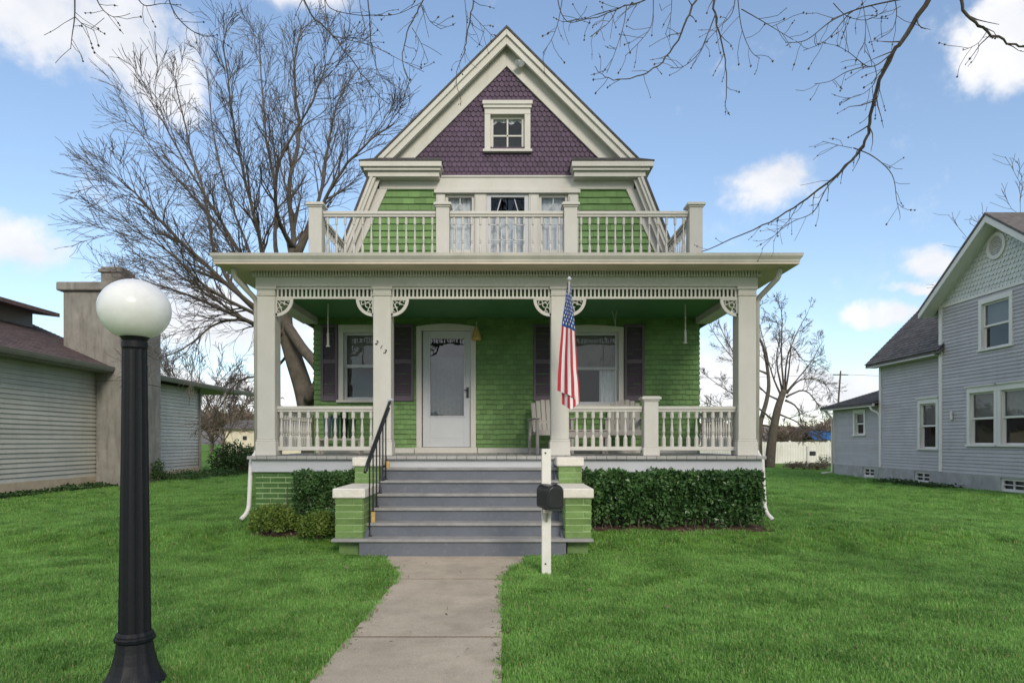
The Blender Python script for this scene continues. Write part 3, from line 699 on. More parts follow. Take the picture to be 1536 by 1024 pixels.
def newel(x, y, z0, z1, w):
    mb = MB(); h = w / 2; mb.box(x - h, x + h, y - h, y + h, z0 + .12, z1 - .06); mb.box(x - h - .014, x + h + .014, y - h - .014, y + h + .014, z0 + .004, z0 + .12)
    mb.box(x - h - .014, x + h + .014, y - h - .014, y + h + .014, z1 - .06, z1 - .035); mb.box(x - h - .035, x + h + .035, y - h - .035, y + h + .035, z1 - .035, z1)
    mb.box(x - h - .02, x + h + .02, y - h - .02, y + h + .02, z1, z1 + .012)
    return mb.build('newel_post', M['cream'], house, bevel=.004)
newel(NW, yr - .02, DK, 1.985, .20)
YB = 10.0
for x in (-2.78, -.93, .93, 2.75): newel(x, YB, 3.90, 4.82, .19)
bb = railing((-2.68, YB), (-1.03, YB), 4.0, 4.72, 'balcony_railing', 13)
railing((-.83, YB), (.83, YB), 4.0, 4.72, 'balcony_railing', 13, bb); railing((1.03, YB), (2.65, YB), 4.0, 4.72, 'balcony_railing', 13, bb)
railing((-2.78, YB + .1), (-2.78, 11.7), 4.0, 4.72, 'balcony_railing', 12, bb); railing((2.75, YB + .1), (2.75, 11.7), 4.0, 4.72, 'balcony_railing', 12, bb)
# steps
SX0, SX1 = -1.70, .69
ZS = [1.0025, .845, .6875, .53, .3725, .215]; YS = [9.31, 9.05, 8.79, 8.53, 8.27, 8.0]
prev_z, prev_y = 1.115, YP - .06
for k, (z, y) in enumerate(zip(ZS, YS)):
    mb = MB(); yb = YP - .04 if k == 0 else YS[k - 1] + .03
    x0, x1 = (SX0, SX1) if k < 5 else (-2.06, 1.02)
    mb.box(x0, x1, y, yb + .02, z - .035, z)
    tr = mb.build('stair_tread', M['nosing'], house, bevel=.006)
    mb = MB(); top = prev_z - .001 if k == 0 else ZS[k - 1] - .036
    mb.box(SX0 + .002, SX1 - .002, yb, yb + .018, z + .001, top); mb.build('riser', M['slate'], tr)
mb = MB(); mb.box(-1.735, .70, 8.03, 8.06, .0, .179); mb.build('stair_riser', M['slate'], house, bevel=.003)
mb = MB()
for x0, x1 in ((-1.70, -1.66), (.65, .69)):
    mb.prism([(x0, 8.07, 0), (x0, 8.07, .17), (x0, YP - .08, 1.05), (x0, YP - .08, 0)], [(x1, 8.07, 0), (x1, 8.07, .17), (x1, YP - .08, 1.05), (x1, YP - .08, 0)])
mb.build('stair_stringer', M['slate'], house)
for x0, x1 in ((-2.03, -1.705), (.695, 1.0)):
    mb = MB(); r2 = random.Random(5)
    for (y0, y1, z0, z1) in ((8.09, 9.12, .217, .69), (9.125, YP - .055, .217, 1.03)):
        bricks(mb, Frame((0, y0, 0), (1, 0, 0), (0, -1, 0)), x0, x1, z0, z1, .068, .45, rnd=r2, proud=.016)
        for xx, s in ((x0, -1), (x1, 1)): bricks(mb, Frame((xx, y0 + .02, 0), (0, 1, 0), (s, 0, 0)), 0, y1 - y0 - .02, z0, z1, .068, .3, rnd=r2, proud=.010)
    mb.box(x0 + .03, x1 - .03, 8.15, YP - .06, .0, .178, 0)
    pw = mb.build('stair_pedestal', [M['greenbrick'], M['mortar']], house)
    mb = MB(); mb.box(x0 - .03, x1 + .03, 8.06, 9.10, .69, .805); mb.box(x0 - .03, x1 + .03, 9.09, YP - .052, 1.03, 1.15)
    mb.build('capstone', M['cap'], pw, bevel=.012)
# handrail
mb = MB(); X0 = -1.635
top, bot = Vector((X0, 9.56, 1.93)), Vector((X0 - .03, 8.02, 1.03))
rail = [bot + Vector((0, .0, -.03)), bot.lerp(top, .08), bot.lerp(top, .5), bot.lerp(top, .94), top]
mb.tube(rail, .019, 8)
mb.tube([bot.lerp(top, .05) + Vector((0, .02, -.06)), top + Vector((0, -.03, -.10))], .010, 6)
hr = mb.build('handrail', M['iron'], house, smooth=True)
for t in (.16, .29, .42, .55, .68, .81):
    p = bot.lerp(top, t); y = p.y
    z = min([ZS[k] for k in range(6) if YS[k] <= y] + [9])
    z = max([ZS[k] for k in range(6) if YS[k] <= y] + [.0])
    mb = MB(); mb.tube([(p.x, y, z), (p.x, y, p.z)], .010, 6); mb.tube([(p.x, y, z), (p.x, y, z + .012)], .03, 8); mb.build('rail_bar', M['iron'], hr)
mb = MB(); mb.box(X0 - .03, X0 + .03, 9.555, 9.575, 1.89, 1.96); mb.tube([(X0, 9.5, 1.935), (X0 + .055, 9.48, 1.945)], .018, 8); mb.build('rail_cap', M['white'], hr)
mb = MB(); mb.box(X0 - .02, X0 + .025, 9.36, 9.40, 1.003, 1.09); mb.box(X0 - .025, X0 + .02, 8.36, 8.4, .373, .50); mb.build('rail_foot', M['yellow'], hr)
# downspouts
def spout(pts, r=.034):
    mb = MB(); pts = [Vector(p) for p in pts]; sm = [pts[0]]
    for k in range(1, len(pts) - 1):
        a, b, c = pts[k - 1], pts[k], pts[k + 1]; q = min(.035, (a - b).length * .4, (c - b).length * .4)
        sm += [b + (a - b).normalized() * q, b + (a - b).normalized() * q * .35 + (c - b).normalized() * q * .35, b + (c - b).normalized() * q]
    sm.append(pts[-1]); mb.tube(sm, r, 10); mb.build('downspout', M['trim'] if r < .036 else M['gutter'], house, smooth=True)
for s in (-1, 1):
    spout([(s * 3.74, 9.35, 3.76), (s * 3.74, 9.38, 3.62), (s * 3.57, YP + .16, 3.38), (s * 3.565, YP + .17, 1.24)], .037)
    spout([(s * 3.565, YP + .17, 1.26), (s * 3.57, YP + .16, 1.20), (s * 3.61, YP + .08, 1.10), (s * 3.625, YP + .03, .44), (s * 3.64, YP - .02, .35), (s * 3.69, YP - .09, .28)], .032)

# ================================================================== things on and by the porch
# flag
fl = empty('flag', (.75, 9.46, 1.95), 'stars and stripes flag hanging limp from an angled pole on a porch post', 'flag')
tip = Vector((.80, 8.72, 3.42)); foot = Vector((.82, 9.54, 2.0))
mb = MB(); mb.tube([foot, tip], .013, 8); mb.build('pole', M['wood'], fl, smooth=True)
mb = MB(); mb.lathe(tip, [(.012, -.01), (.026, .005), (.028, .02), (.014, .04), (.002, .05)], 10); mb.build('finial', M['white'], fl, smooth=True)
mb = MB(); mb.box(.79, .85, 9.54, 9.566, 1.95, 2.05); mb.tube([foot + Vector((0, .02, -.02)), foot.lerp(tip, .12)], .024, 8); mb.build('bracket', M['iron'], fl)
def kf(t, ks):
    for (a, x), (b, y) in zip(ks, ks[1:]):
        if t <= b: q = (t - a) / (b - a); q = q * q * (3 - 2 * q) * .5 + q * .5; return x + (y - x) * q
    return ks[-1][1]
def cloth(u, v):
    """u runs down the fly, v across the hoist; the cloth doubles back behind itself past v=.62"""
    Yc = 8.80
    lx = kf(u, [(0, 851), (.12, 848.5), (.4, 842.5), (.7, 838.5), (.88, 836.5), (1, 836)])
    rx = kf(u, [(0, 856), (.12, 858), (.4, 863), (.7, 866), (.88, 869), (1, 870)])
    if v < .5: s = v / .5; x = lx + (rx - lx) * s; back = 0
    else: s = 1 - (v - .5) / .5 * .8; x = lx + (rx - lx) * s; back = (v - .5) / .5
    ybot = kf(v, [(0, 586), (.25, 592), (.5, 604), (.75, 614), (1, 606)])
    py = 424 + (ybot - 424) * u + 4 * v * (1 - u)
    fold = .028 * math.sin(v * 12 + u * 2.0) * min(1, u * 3 + .15) + 0.010 * math.sin(v * 23 + 1 + u * 4) * min(1, u * 2)
    edge = .05 * math.cos(min(v, .5) / .5 * math.pi) * u
    Y = Yc + fold + back * .10 + edge + .12 * u * 0
    return P3(x, py, Y)
mb = MB(); nu, nv = 60, 78
for i in range(nu):
    for j in range(nv):
        u0, u1, v0, v1 = i / nu, (i + 1) / nu, j / nv, (j + 1) / nv
        st = int((j + .5) / nv * 13)
        m = 2 if (u1 <= .401 and st < 7) else (0 if st % 2 == 0 else 1)
        mb.face([cloth(u0, v0), cloth(u1, v0), cloth(u1, v1), cloth(u0, v1)], m)
cl = mb.build('cloth', [M['red'], M['flagwhite'], M['blue']], fl, fix=False)
bm = bmesh.new(); bm.from_mesh(cl.data); bmesh.ops.remove_doubles(bm, verts=bm.verts, dist=1e-5); bm.to_mesh(cl.data); bm.free()
cl.data.polygons.foreach_set('use_smooth', [True] * len(cl.data.polygons))
mb = MB()
for r_ in range(9):
    for c_ in range(6 if r_ % 2 == 0 else 5):
        v = (r_ + 1) / 10 * 7 / 13; u = ((c_ * 2 + 1 + (r_ % 2)) / 12) * .4
        pts = []
        for k in range(10):
            a = math.pi / 2 + k * math.pi / 5; rr = 1 if k % 2 == 0 else .42
            uu, vv = min(.4, max(0, u + .0175 * rr * math.cos(a))), max(0, v + .0285 * rr * math.sin(a))
            pts.append(cloth(uu, vv) + Vector((0, -.004, 0)))
        c0 = cloth(u, v) + Vector((0, -.005, 0))
        for k in range(10): mb.face([c0, pts[k], pts[(k + 1) % 10]])
mb.build('stars', M['flagwhite'], cl, fix=False)

# mailbox on a white post
mbx = empty('mailbox', (.40, 6.98, 0), 'black mailbox with rounded top mounted on a white wooden post beside the walk', 'mailbox')
mb = MB(); x0 = PX(819.5, 6.96)
mb.box(x0 - .047, x0 + .047, 6.94, 7.03, -.1, PZ(673, 6.96)); 
mb.build('post', M['fence'], mbx, bevel=.005)
mb = MB()
for z in (1.245, .12): mb.tube([(x0 - .01, 6.943, z), (x0 - .01, 6.933, z)], .009, 8)
mb.build('bolt', M['iron'], mbx)
ang = R(19); c0 = Vector((PX(815, 6.80), 6.82, 0)); d = Vector((math.sin(ang), -math.cos(ang), 0)); s_ = Vector((math.cos(ang), math.sin(ang), 0))
ctr = Vector((PX(826, 6.78), 6.80, PZ(762, 6.8))); hw, hh, ln = .083, .145, .2
prof = [(-hw, 0), (hw, 0)] + [(hw * math.cos(math.pi * i / 12), hh + hw * .98 * math.sin(math.pi * i / 12)) for i in range(13)]
hh0 = hh
prof = [(-hw, .02), (-hw * .8, 0), (hw * .8, 0), (hw, .02)] + [(hw * math.cos(math.pi * i / 14), .165 + (hw * .9) * math.sin(math.pi * i / 14)) for i in range(15)]
mb = MB(); E = lambda u, v, t, g=1.0: ctr + s_ * (u * g) + Vector((0, 0, .11 + (v - .11) * g)) + d * t
mb.prism([E(u, v, -.17) for u, v in prof], [E(u, v, .10) for u, v in prof]); bx = mb.build('box', M['mail'], mbx, bevel=.004)
mb = MB(); mb.prism([E(u, v, .10, 1.05) for u, v in prof], [E(u, v, .122, 1.05) for u, v in prof]); mb.prism([E(u, v, .122, .9) for u, v in prof], [E(u, v, .128, .86) for u, v in prof])
mb.tube([E(0, .235, .125), E(0, .25, .14)], .01, 6); mb.build('door', M['mail'], bx, bevel=.004)
mb = MB(); q = ctr; mb.box(x0 - .045, x0 + .045, 6.74, 6.938, PZ(763, 6.8) - .035, PZ(763, 6.8) - .003)
mb.prism([(x0 - .012, 6.938, .54), (x0 - .012, 6.938, .66), (x0 - .012, 6.80, .66)], [(x0 + .012, 6.938, .54), (x0 + .012, 6.938, .66), (x0 + .012, 6.80, .66)])
mb.build('shelf_bracket', M['wood'], mbx, bevel=.003)

# lamp post in the foreground
LX, LY = -2.07, 3.80
lamp = empty('lamp_post', (LX, LY, 0), 'black fluted cast iron lamp post with a big white globe on the lawn', 'street lamp')
flt = lambda a, z: 1 - .10 * (abs(math.sin(a * 6)) ** .55)
mb = MB(); z0, z1 = .30, PZ(508, LY)
prof = [(.083 - (.083 - .061) * (t ** .9), z0 + (z1 - z0) * t) for t in [i / 30 for i in range(31)]]
mb.lathe((LX, LY, 0), prof, 96, flute=flt); mb.build('shaft', M['lamppost'], lamp, smooth=False)
mb = MB(); f8 = lambda a, z: 1 + .035 * math.cos(a * 8)
mb.lathe((LX, LY, 0), [(.165, -.05), (.165, .02), (.158, .04), (.15, .05), (.132, .09), (.114, .14), (.10, .20), (.092, .255)], 64, flute=lambda a, z: 1 - .06 * (abs(math.sin(a * 6)) ** .7) if z > .055 else 1); mb.build('base', M['lamppost'], lamp)
mb = MB(); mb.lathe((LX, LY, 0), [(.092, .25), (.100, .258), (.103, .275), (.096, .282), (.096, .292), (.084, .31)], 64, flute=lambda a, z: 1 + .03 * math.cos(a * 12)); mb.build('collar', M['lamppost'], lamp)
mb = MB(); mb.lathe((LX, LY, 0), [(.060, z1 - .06), (.066, z1 - .05), (.066, z1 - .02), (.061, z1 - .012), (.072, z1 + .005), (.090, z1 + .018), (.090, z1 + .032), (.055, z1 + .038)], 48); mb.build('neck', M['lamppost'], lamp, smooth=False)
gr = .186; gz = z1 + .012 + gr * .80
mb = MB(); mb.lathe((LX, LY, gz), [(gr * math.cos(a), gr * .90 * math.sin(a)) for a in [R(-68 + 158 * i / 40) for i in range(41)]], 64); gl = mb.build('globe', M['globe'], lamp, smooth=True)
gl.scale = (1, 1, 1)

# porch chairs and table
def make_chair():
    t = empty('porch_chair', (0, 0, DK), 'pale slatted porch chair', 'chair', 'pale slatted chairs on the porch')
    mb = MB(); n = 6
    for k in range(n):
        x = -.25 + .5 * (k + .5) / n; h = .55 - .06 * ((k - 2.5) / 2.5) ** 2
        mb.hexa([(x - .039, .20, .36), (x + .039, .20, .36), (x + .039, .22, .36), (x - .039, .22, .36), (x - .036, .34, .36 + h), (x + .036, .34, .36 + h), (x + .036, .36, .36 + h), (x - .036, .36, .36 + h)])
    mb.box(-.26, .26, .245, .268, .5, .56)
    mb.build('backrest', M['chair'], t, bevel=.004, local=True)
    mb = MB()
    for k in range(6): y = -.25 + .085 * k; mb.box(-.26, .26, y, y + .075, .37 - .012 * k, .392 - .012 * k)
    mb.box(-.27, .27, -.275, -.252, .30, .385)
    mb.build('seat', M['chair'], t, bevel=.003, local=True)
    for s in (-1, 1):
        mb = MB(); mb.box(s * .29 - .045, s * .29 + .045, -.30, .26, .56, .582); mb.build('armrest', M['chair'], t, bevel=.006, local=True)
        mb = MB(); mb.hexa([(s * .29 - .022, -.29, .0), (s * .29 + .022, -.29, 0), (s * .29 + .022, -.24, 0), (s * .29 - .022, -.24, 0), (s * .29 - .022, -.27, .56), (s * .29 + .022, -.27, .56), (s * .29 + .022, -.21, .56), (s * .29 - .022, -.21, .56)]); mb.build('leg', M['chair'], t, bevel=.003, local=True)
        mb = MB(); mb.hexa([(s * .29 - .022, .26, .0), (s * .29 + .022, .26, 0), (s * .29 + .022, .31, 0), (s * .29 - .022, .31, 0), (s * .29 - .022, .18, .56), (s * .29 + .022, .18, .56), (s * .29 + .022, .23, .56), (s * .29 - .022, .23, .56)]); mb.build('leg', M['chair'], t, bevel=.003, local=True)
    return t
ch1 = make_chair(); ch2 = copy_tree(ch1)
ch1.location = (PX(826, 11.2), 11.25, DK); ch1.rotation_euler.z = R(12); ch1['label'] = 'pale slatted chair half hidden behind the post carrying the flag'
ch2.location = (PX(938, 11.2), 11.25, DK); ch2.rotation_euler.z = R(-10); ch2['label'] = 'pale slatted chair behind the railing under the plum shutter'
pt = empty('porch_table', (PX(881, 11.1), 11.2, DK), 'low pale table between the two slatted chairs on the porch', 'table')
mb = MB()
for k in range(5): mb.box(pt.location.x - .34, pt.location.x + .34, 10.98 + k * .088, 11.06 + k * .088, DK + .37, DK + .395)
mb.build('tabletop', M['chair'], pt, bevel=.003)
mb = MB(); mb.box(pt.location.x - .32, pt.location.x + .32, 11.0, 11.02, DK + .27, DK + .369); mb.box(pt.location.x - .32, pt.location.x + .32, 11.38, 11.40, DK + .27, DK + .369); mb.build('apron', M['chair'], pt)
for sx in (-1, 1):
    for yy in (11.02, 11.36): mb = MB(); mb.box(pt.location.x + sx * .3 - .02, pt.location.x + sx * .3 + .02, yy, yy + .04, DK + .001, DK + .27); mb.build('leg', M['chair'], pt)
# pots on a low stand behind the left railing
stx = PX(510, 10.9)
st = empty('plant_stand', (stx, 10.95, DK), 'low wooden stand holding four dark pots under the front window', 'stand')
mb = MB(); mb.box(stx - .36, stx + .36, 10.82, 11.08, DK + .22, DK + .25); mb.build('top', M['wood'], st, bevel=.003)
for sx in (-1, 1):
    for yy in (10.84, 11.03): mb = MB(); mb.box(stx + sx * .32 - .018, stx + sx * .32 + .018, yy, yy + .036, DK + .001, DK + .22); mb.build('leg', M['wood'], st)
for px, c, lab, h in ((491, (.085, .11, .14), 'blue grey tapered pot on the stand beside the side railing', .36), (503.5, (.03, .075, .07), 'dark teal tapered pot on the stand behind the balusters', .37), (516.5, (.008, .008, .01), 'tall black pot on the low stand', .47), (528, (.015, .04, .018), 'short dark green pot at the end of the stand nearest the door', .31)):
    x = PX(px, 10.95); mb = MB(); z = DK + .251
    mb.lathe((x, 10.95, z), [(.045, 0), (.05, .01), (.058, h * .5), (.066, h * .93), (.074, h * .94), (.074, h), (.06, h), (.055, h * .9), (.05, h * .88)], 20)
    tag(mb.build('flower_pot', paint('glazed pot', c, .25, .2, 8, .05), smooth=False), lab, 'pot', 'dark pots behind the porch railing')
# bell by the door, hanging rods, cord
bl = empty('hanging_bell', (PX(714.5, 11.7), 11.7, 2.9), 'straw yellow bell shaped ornament hanging at the corner of the door frame', 'ornament')
bx_, by_ = PX(714.5, 11.7), 11.72
mb = MB(); mb.lathe((bx_, by_, PZ(510, 11.7)), [(.07, 0), (.085, .012), (.083, .04), (.068, .10), (.045, .17), (.026, .22), (.012, .25)], 18); mb.build('body', M['yellow'], bl, smooth=True)
mb = MB(); mb.tube([(bx_, by_, PZ(510, 11.7) + .24), (bx_, by_ , PZ(510, 11.7) + .31), (bx_, YW - .0, PZ(510, 11.7) + .33)], .008, 6); mb.build('cord', M['white'], bl)
for px, y0, y1, Y, lab in ((492, 450, 519, 10.6, 'white rod hanging from the porch ceiling in front of the outermost shutter'), (1028, 447, 514, 10.6, 'white rod hanging from the porch ceiling near the bare green wall corner')):
    x = PX(px, Y); mb = MB(); zb = PZ(y1, Y); mb.tube([(x, Y, 3.70), (x, Y, zb + .2)], .010, 8); mb.tube([(x, Y, zb + .2), (x, Y, zb)], .018, 8); mb.tube([(x - .03, Y, zb), (x + .03, Y, zb)], .012, 6)
    tag(mb.build('hanging_rod', M['cream']), lab, 'rod')
mb = MB(); x = PX(923, 11.2)
mb.tube([(x - .09, 11.2, 3.70), (x, 11.2, 3.28)], .005, 5); mb.tube([(x + .03, 11.2, 3.70), (x, 11.2, 3.28)], .005, 5); mb.tube([(x, 11.2, 3.28), (x + .01, 11.2, 1.9)], .005, 5)
tag(mb.build('hanging_chain', M['cream']), 'thin pale forked cord hanging from the porch ceiling over the table', 'cord')

# ================================================================== planting
def leaf(mb, p, s, r, up=.3):
    d = Vector((r.gauss(0, 1), r.gauss(0, 1), r.gauss(0, 1) + up)).normalized(); n = d.orthogonal(); n.rotate(Matrix.Rotation(r.random() * 6.28, 3, d)); n.normalize()
    w = d.cross(n) * s * .32; f = n * s
    mb.face([p, p + f * .45 + w + d * s * .08, p + f, p + f * .45 - w + d * s * .08])
def hedge_mesh(x0, x1, y0, y1, zt, n, s, seed, zb=None):
    r = random.Random(seed); mb = MB()
    for _ in range(n):
        x, y = r.uniform(x0, x1), r.uniform(y0, y1); g = ground(x, y) + .05
        z = g + (zt - g) * r.random() ** .85
        f = r.random()
        if f < .62: y = y0 + abs(r.gauss(0, .07))
        elif f < .8: z = zt - abs(r.gauss(0, .06))
        elif f < .9: x = x1 - abs(r.gauss(0, .07))
        k = .13 * noise.noise(Vector((x * 2.6, z * 3.2, seed))) + .06 * noise.noise(Vector((x * 8, z * 8, seed + 2)))
        y += k; z += k * .5
        if z < g + .12 and r.random() < .55: continue
        leaf(mb, Vector((x, y, z)), s * r.uniform(.7, 1.3), r)
    return mb
def stems(x0, x1, y, h, n, seed):
    r = random.Random(seed); mb = MB()
    for _ in range(n):
        x = r.uniform(x0, x1); yy = y + r.uniform(-.1, .12); g = ground(x, yy)
        pts = [Vector((x, yy, g - .02))]
        for k in range(4): pts.append(pts[-1] + Vector((r.uniform(-.06, .06), r.uniform(-.05, .05), h / 4)))
        mb.tube(pts, [.012, .01, .008, .006, .004], 4)
    return mb
hg = empty('hedge', (2.3, 9.2, .2), 'clipped dark green hedge along the porch foundation to the side of the mailbox', 'hedge')
hedge_mesh(1.06, 3.40, 9.0, 9.50, .955, 12000, .055, 1).build('foliage', M['leafdark'], hg, fix=False)
stems(1.1, 3.35, 9.22, .6, 60, 2).build('stems', M['bark'], hg)
hg = empty('hedge', (-2.6, 9.3, .2), 'dark green hedge behind two yellow green shrubs beside the steps', 'hedge')
hedge_mesh(-2.88, -2.06, 9.14, 9.50, .95, 6500, .042, 5).build('foliage', M['leafdark'], hg, fix=False)
stems(-3.0, -2.1, 9.3, .6, 25, 3).build('stems', M['bark'], hg)
def shrub(name, x, y, rx, ry, h, n, s, mat, seed, label, cat='shrub', group=None):
    t = empty(name, (x, y, ground(x, y)), label, cat, group); r = random.Random(seed); mb = MB(); g = ground(x, y)
    for _ in range(n):
        a = r.random() * 6.283; e = math.asin(r.uniform(-.25, 1)); q = r.random() ** .35
        q *= 1 + .28 * noise.noise(Vector((math.cos(a) * 2.2, math.sin(a) * 2.2, e * 2.5 + seed))) + .12 * noise.noise(Vector((math.cos(a) * 6, math.sin(a) * 6, e * 6 + seed)))
        p = Vector((x + rx * q * math.cos(a) * math.cos(e), y + ry * q * math.sin(a) * math.cos(e), g + h * .32 + h * .68 * q * math.sin(e)))
        if p.z < g + .01: continue
        leaf(mb, p, s * r.uniform(.6, 1.3), r, .6)
    mb.build('foliage', mat, t, fix=False)
    mb = MB()
    for _ in range(26):
        a = r.random() * 6.283; q = r.uniform(.4, .95); e = r.uniform(.3, 1.3)
        tp = Vector((x + rx * q * math.cos(a) * math.cos(e), y + ry * q * math.sin(a) * math.cos(e), g + h * .3 + h * .66 * q * math.sin(e)))
        mb.tube([(x + r.uniform(-.05, .05), y + r.uniform(-.05, .05), g - .02), Vector((x, y, g)).lerp(tp, .5) + Vector((0, 0, .05)), tp], [.010, .007, .003], 4)
    mb.build('stems', M['bark'], t); return t
shrub('shrub', PX(413, 8.92), 8.92, .34, .29, .38, 3800, .038, M['leafyellow'], 3, 'round yellow green shrub by the downspout in front of the brick foundation', group='yellow green shrubs beside the steps')
shrub('shrub', PX(478, 8.72), 8.74, .27, .25, .35, 2800, .038, M['leafyellow'], 8, 'smaller yellow green shrub against the brick stair pedestal', group='yellow green shrubs beside the steps')

# ------------------------------------------------------------------ lawn grass (tufts of separate blades)
def tuft(seed, n, R0, h, dry=.05):
    r = random.Random(seed); mb = MB()
    for _ in range(n):
        a = r.random() * 6.283; q = R0 * math.sqrt(r.random()); p = Vector((q * math.cos(a), q * math.sin(a), 0))
        b = r.random() * 6.283; lean = r.uniform(.05, .75); hh = h * r.uniform(.55, 1.15); w = r.uniform(.0015, .0029)
        d = Vector((math.cos(b), math.sin(b), 0)); sd = Vector((-d.y, d.x, 0)) * w
        m1 = p + d * lean * hh * .35 + Vector((0, 0, hh * .6)); t = p + d * lean * hh + Vector((0, 0, hh * (1 - .35 * lean)))
        q_ = 1 if r.random() < dry else 0
        mb.face([p - sd, p + sd, m1 + sd * .8, m1 - sd * .8], q_); mb.face([m1 - sd * .8, m1 + sd * .8, t], q_)
    o = mb.build('grass_tuft', [M['grass'], M['straw']], fix=False); col.objects.unlink(o); return o
tufts = bpy.data.collections.new('grass_tufts')
for k in range(5): tufts.objects.link(tuft(100 + k, 54, .07, .046))
rg = random.Random(77); pts = []
def allowed(x, y):
    if y < 8.1:
        l, r_ = walk_edge(y)
        if l - .012 < x < r_ + .012: return False
    if -1.76 < x < .72 and 7.99 < y < 10: return False
    if -2.02 < x < 1.0 and 8.1 < y < 10: return False
    if abs(x) < 3.5 and 9.5 < y < 20: return False
    if 1.0 < x < 3.5 and 8.97 + .03 * math.sin(x * 5) < y < 9.6: return False
    if -3.3 < x < -2.0 and 8.80 + .03 * math.sin(x * 5) < y < 9.6: return False
    if x < -12.5 or x > 13.1: return False
    return True
def scatter(y0, y1, dens, sc_, xm=None):
    area = 0; y = y0
    while y < y1:
        st = min(.5, y1 - y); hw = (y + st) * .78 + .6
        for _ in range(int(dens * 2 * hw * st)):
            x, yy = rg.uniform(-hw, hw), y + rg.random() * st
            if allowed(x, yy): pts.append((x, yy, ground(x, yy) - .004, sc_ * rg.uniform(.75, 1.25) * (1 + .18 * noise.noise(Vector((x * .9, yy * .9, 2))))))
        y += st
scatter(3.0, 5.5, 430, 1.0); scatter(5.5, 8.5, 320, 1.0); scatter(8.5, 13, 170, 1.1); scatter(13, 22, 50, 1.5); scatter(22, 42, 16, 2.2)
me = bpy.data.meshes.new('lawn_grass'); me.from_pydata([p[:3] for p in pts], [], [])
at = me.attributes.new('tuft_size', 'FLOAT', 'POINT'); at.data.foreach_set('value', [p[3] for p in pts])
lawn = bpy.data.objects.new('lawn_grass', me); col.objects.link(lawn); tag(lawn, 'thick green mown lawn around the walk and houses', 'grass', kind='stuff'); me.materials.append(M['grass'])
ng = bpy.data.node_groups.new('grass_scatter', 'GeometryNodeTree')
ng.interface.new_socket('Geometry', in_out='INPUT', socket_type='NodeSocketGeometry'); ng.interface.new_socket('Geometry', in_out='OUTPUT', socket_type='NodeSocketGeometry')
gi, go = ng.nodes.new('NodeGroupInput'), ng.nodes.new('NodeGroupOutput')
ci = ng.nodes.new('GeometryNodeCollectionInfo'); ci.inputs['Collection'].default_value = tufts; ci.inputs['Separate Children'].default_value = True; ci.inputs['Reset Children'].default_value = True
ip = ng.nodes.new('GeometryNodeInstanceOnPoints'); ip.inputs['Pick Instance'].default_value = True
rv = ng.nodes.new('FunctionNodeRandomValue'); rv.data_type = 'FLOAT_VECTOR'; rv.inputs[0].default_value = (-.12, -.12, 0); rv.inputs[1].default_value = (.12, .12, 6.283)
na = ng.nodes.new('GeometryNodeInputNamedAttribute'); na.data_type = 'FLOAT'; na.inputs[0].default_value = 'tuft_size'
ng.links.new(gi.outputs[0], ip.inputs['Points']); ng.links.new(ci.outputs[0], ip.inputs['Instance']); ng.links.new(rv.outputs[0], ip.inputs['Rotation']); ng.links.new(na.outputs[0], ip.inputs['Scale']); ng.links.new(ip.outputs[0], go.inputs[0])
lawn.modifiers.new('tufts', 'NODES').node_group = ng

r = random.Random(404); mb = MB()
for _ in range(420):
    if r.random() < .4:
        y = r.uniform(3.2, 8); e = walk_edge(y); x = r.choice(e) + r.gauss(0, .05); z = .018
        if y > 7.9: continue
    elif r.random() < .6: x, y = r.choice([r.uniform(1.0, 3.7), r.uniform(-3.5, -2.1)]), r.uniform(8.75, 9.1); z = ground(x, y) + .03
    else: x, y = r.uniform(-7, 7), r.uniform(3.5, 11); z = ground(x, y) + .045
    if -1.75 < x < .72 and y > 7.95: continue
    leaf(mb, Vector((x, y, z)), r.uniform(.018, .045), r, .1)
tag(mb.build('leaf_litter', M['redtwig'], fix=False), 'scattered dry leaf bits along the walk and planting beds', 'litter', kind='stuff')

# ================================================================== trees
def branch(mb, p, d, L, r, lev, rn, cfg):
    """a wandering tapered limb; recurses into side shoots down to twigs"""
    seg = max(3, min(7, int(L / cfg['step']))); pts = [Vector(p)]; d = d.normalized(); dirs = [d.copy()]
    for k in range(seg):
        d = (d + Vector((rn.gauss(0, 1), rn.gauss(0, 1), rn.gauss(0, 1))) * cfg['wig'] + cfg['trop'] * cfg['tw'] ).normalized()
        pts.append(pts[-1] + d * L / seg); dirs.append(d.copy())
    rad = [max(cfg['rmin'], r * (1 - .75 * k / seg)) for k in range(seg + 1)]
    tgt = mb if not isinstance(mb, tuple) else (mb[0] if r > cfg['rsplit'] else mb[1])
    tgt.tube(pts, rad, 3 if r < .012 else (4 if r < .03 else 6), caps=False)
    if lev <= 0:
        if cfg.get('bud'):
            for q in (pts[-1], pts[-2].lerp(pts[-1], .4)):
                if rn.random() < cfg['bud']:
                    b = cfg['budr'] * rn.uniform(.6, 1.3); tgt.tube([q - Vector((0, 0, b)), q, q + Vector((0, 0, b))], [.2 * b, b, .2 * b], 4, caps=False)
        return
    shoots(mb, pts, rad, L, lev, rn, cfg)
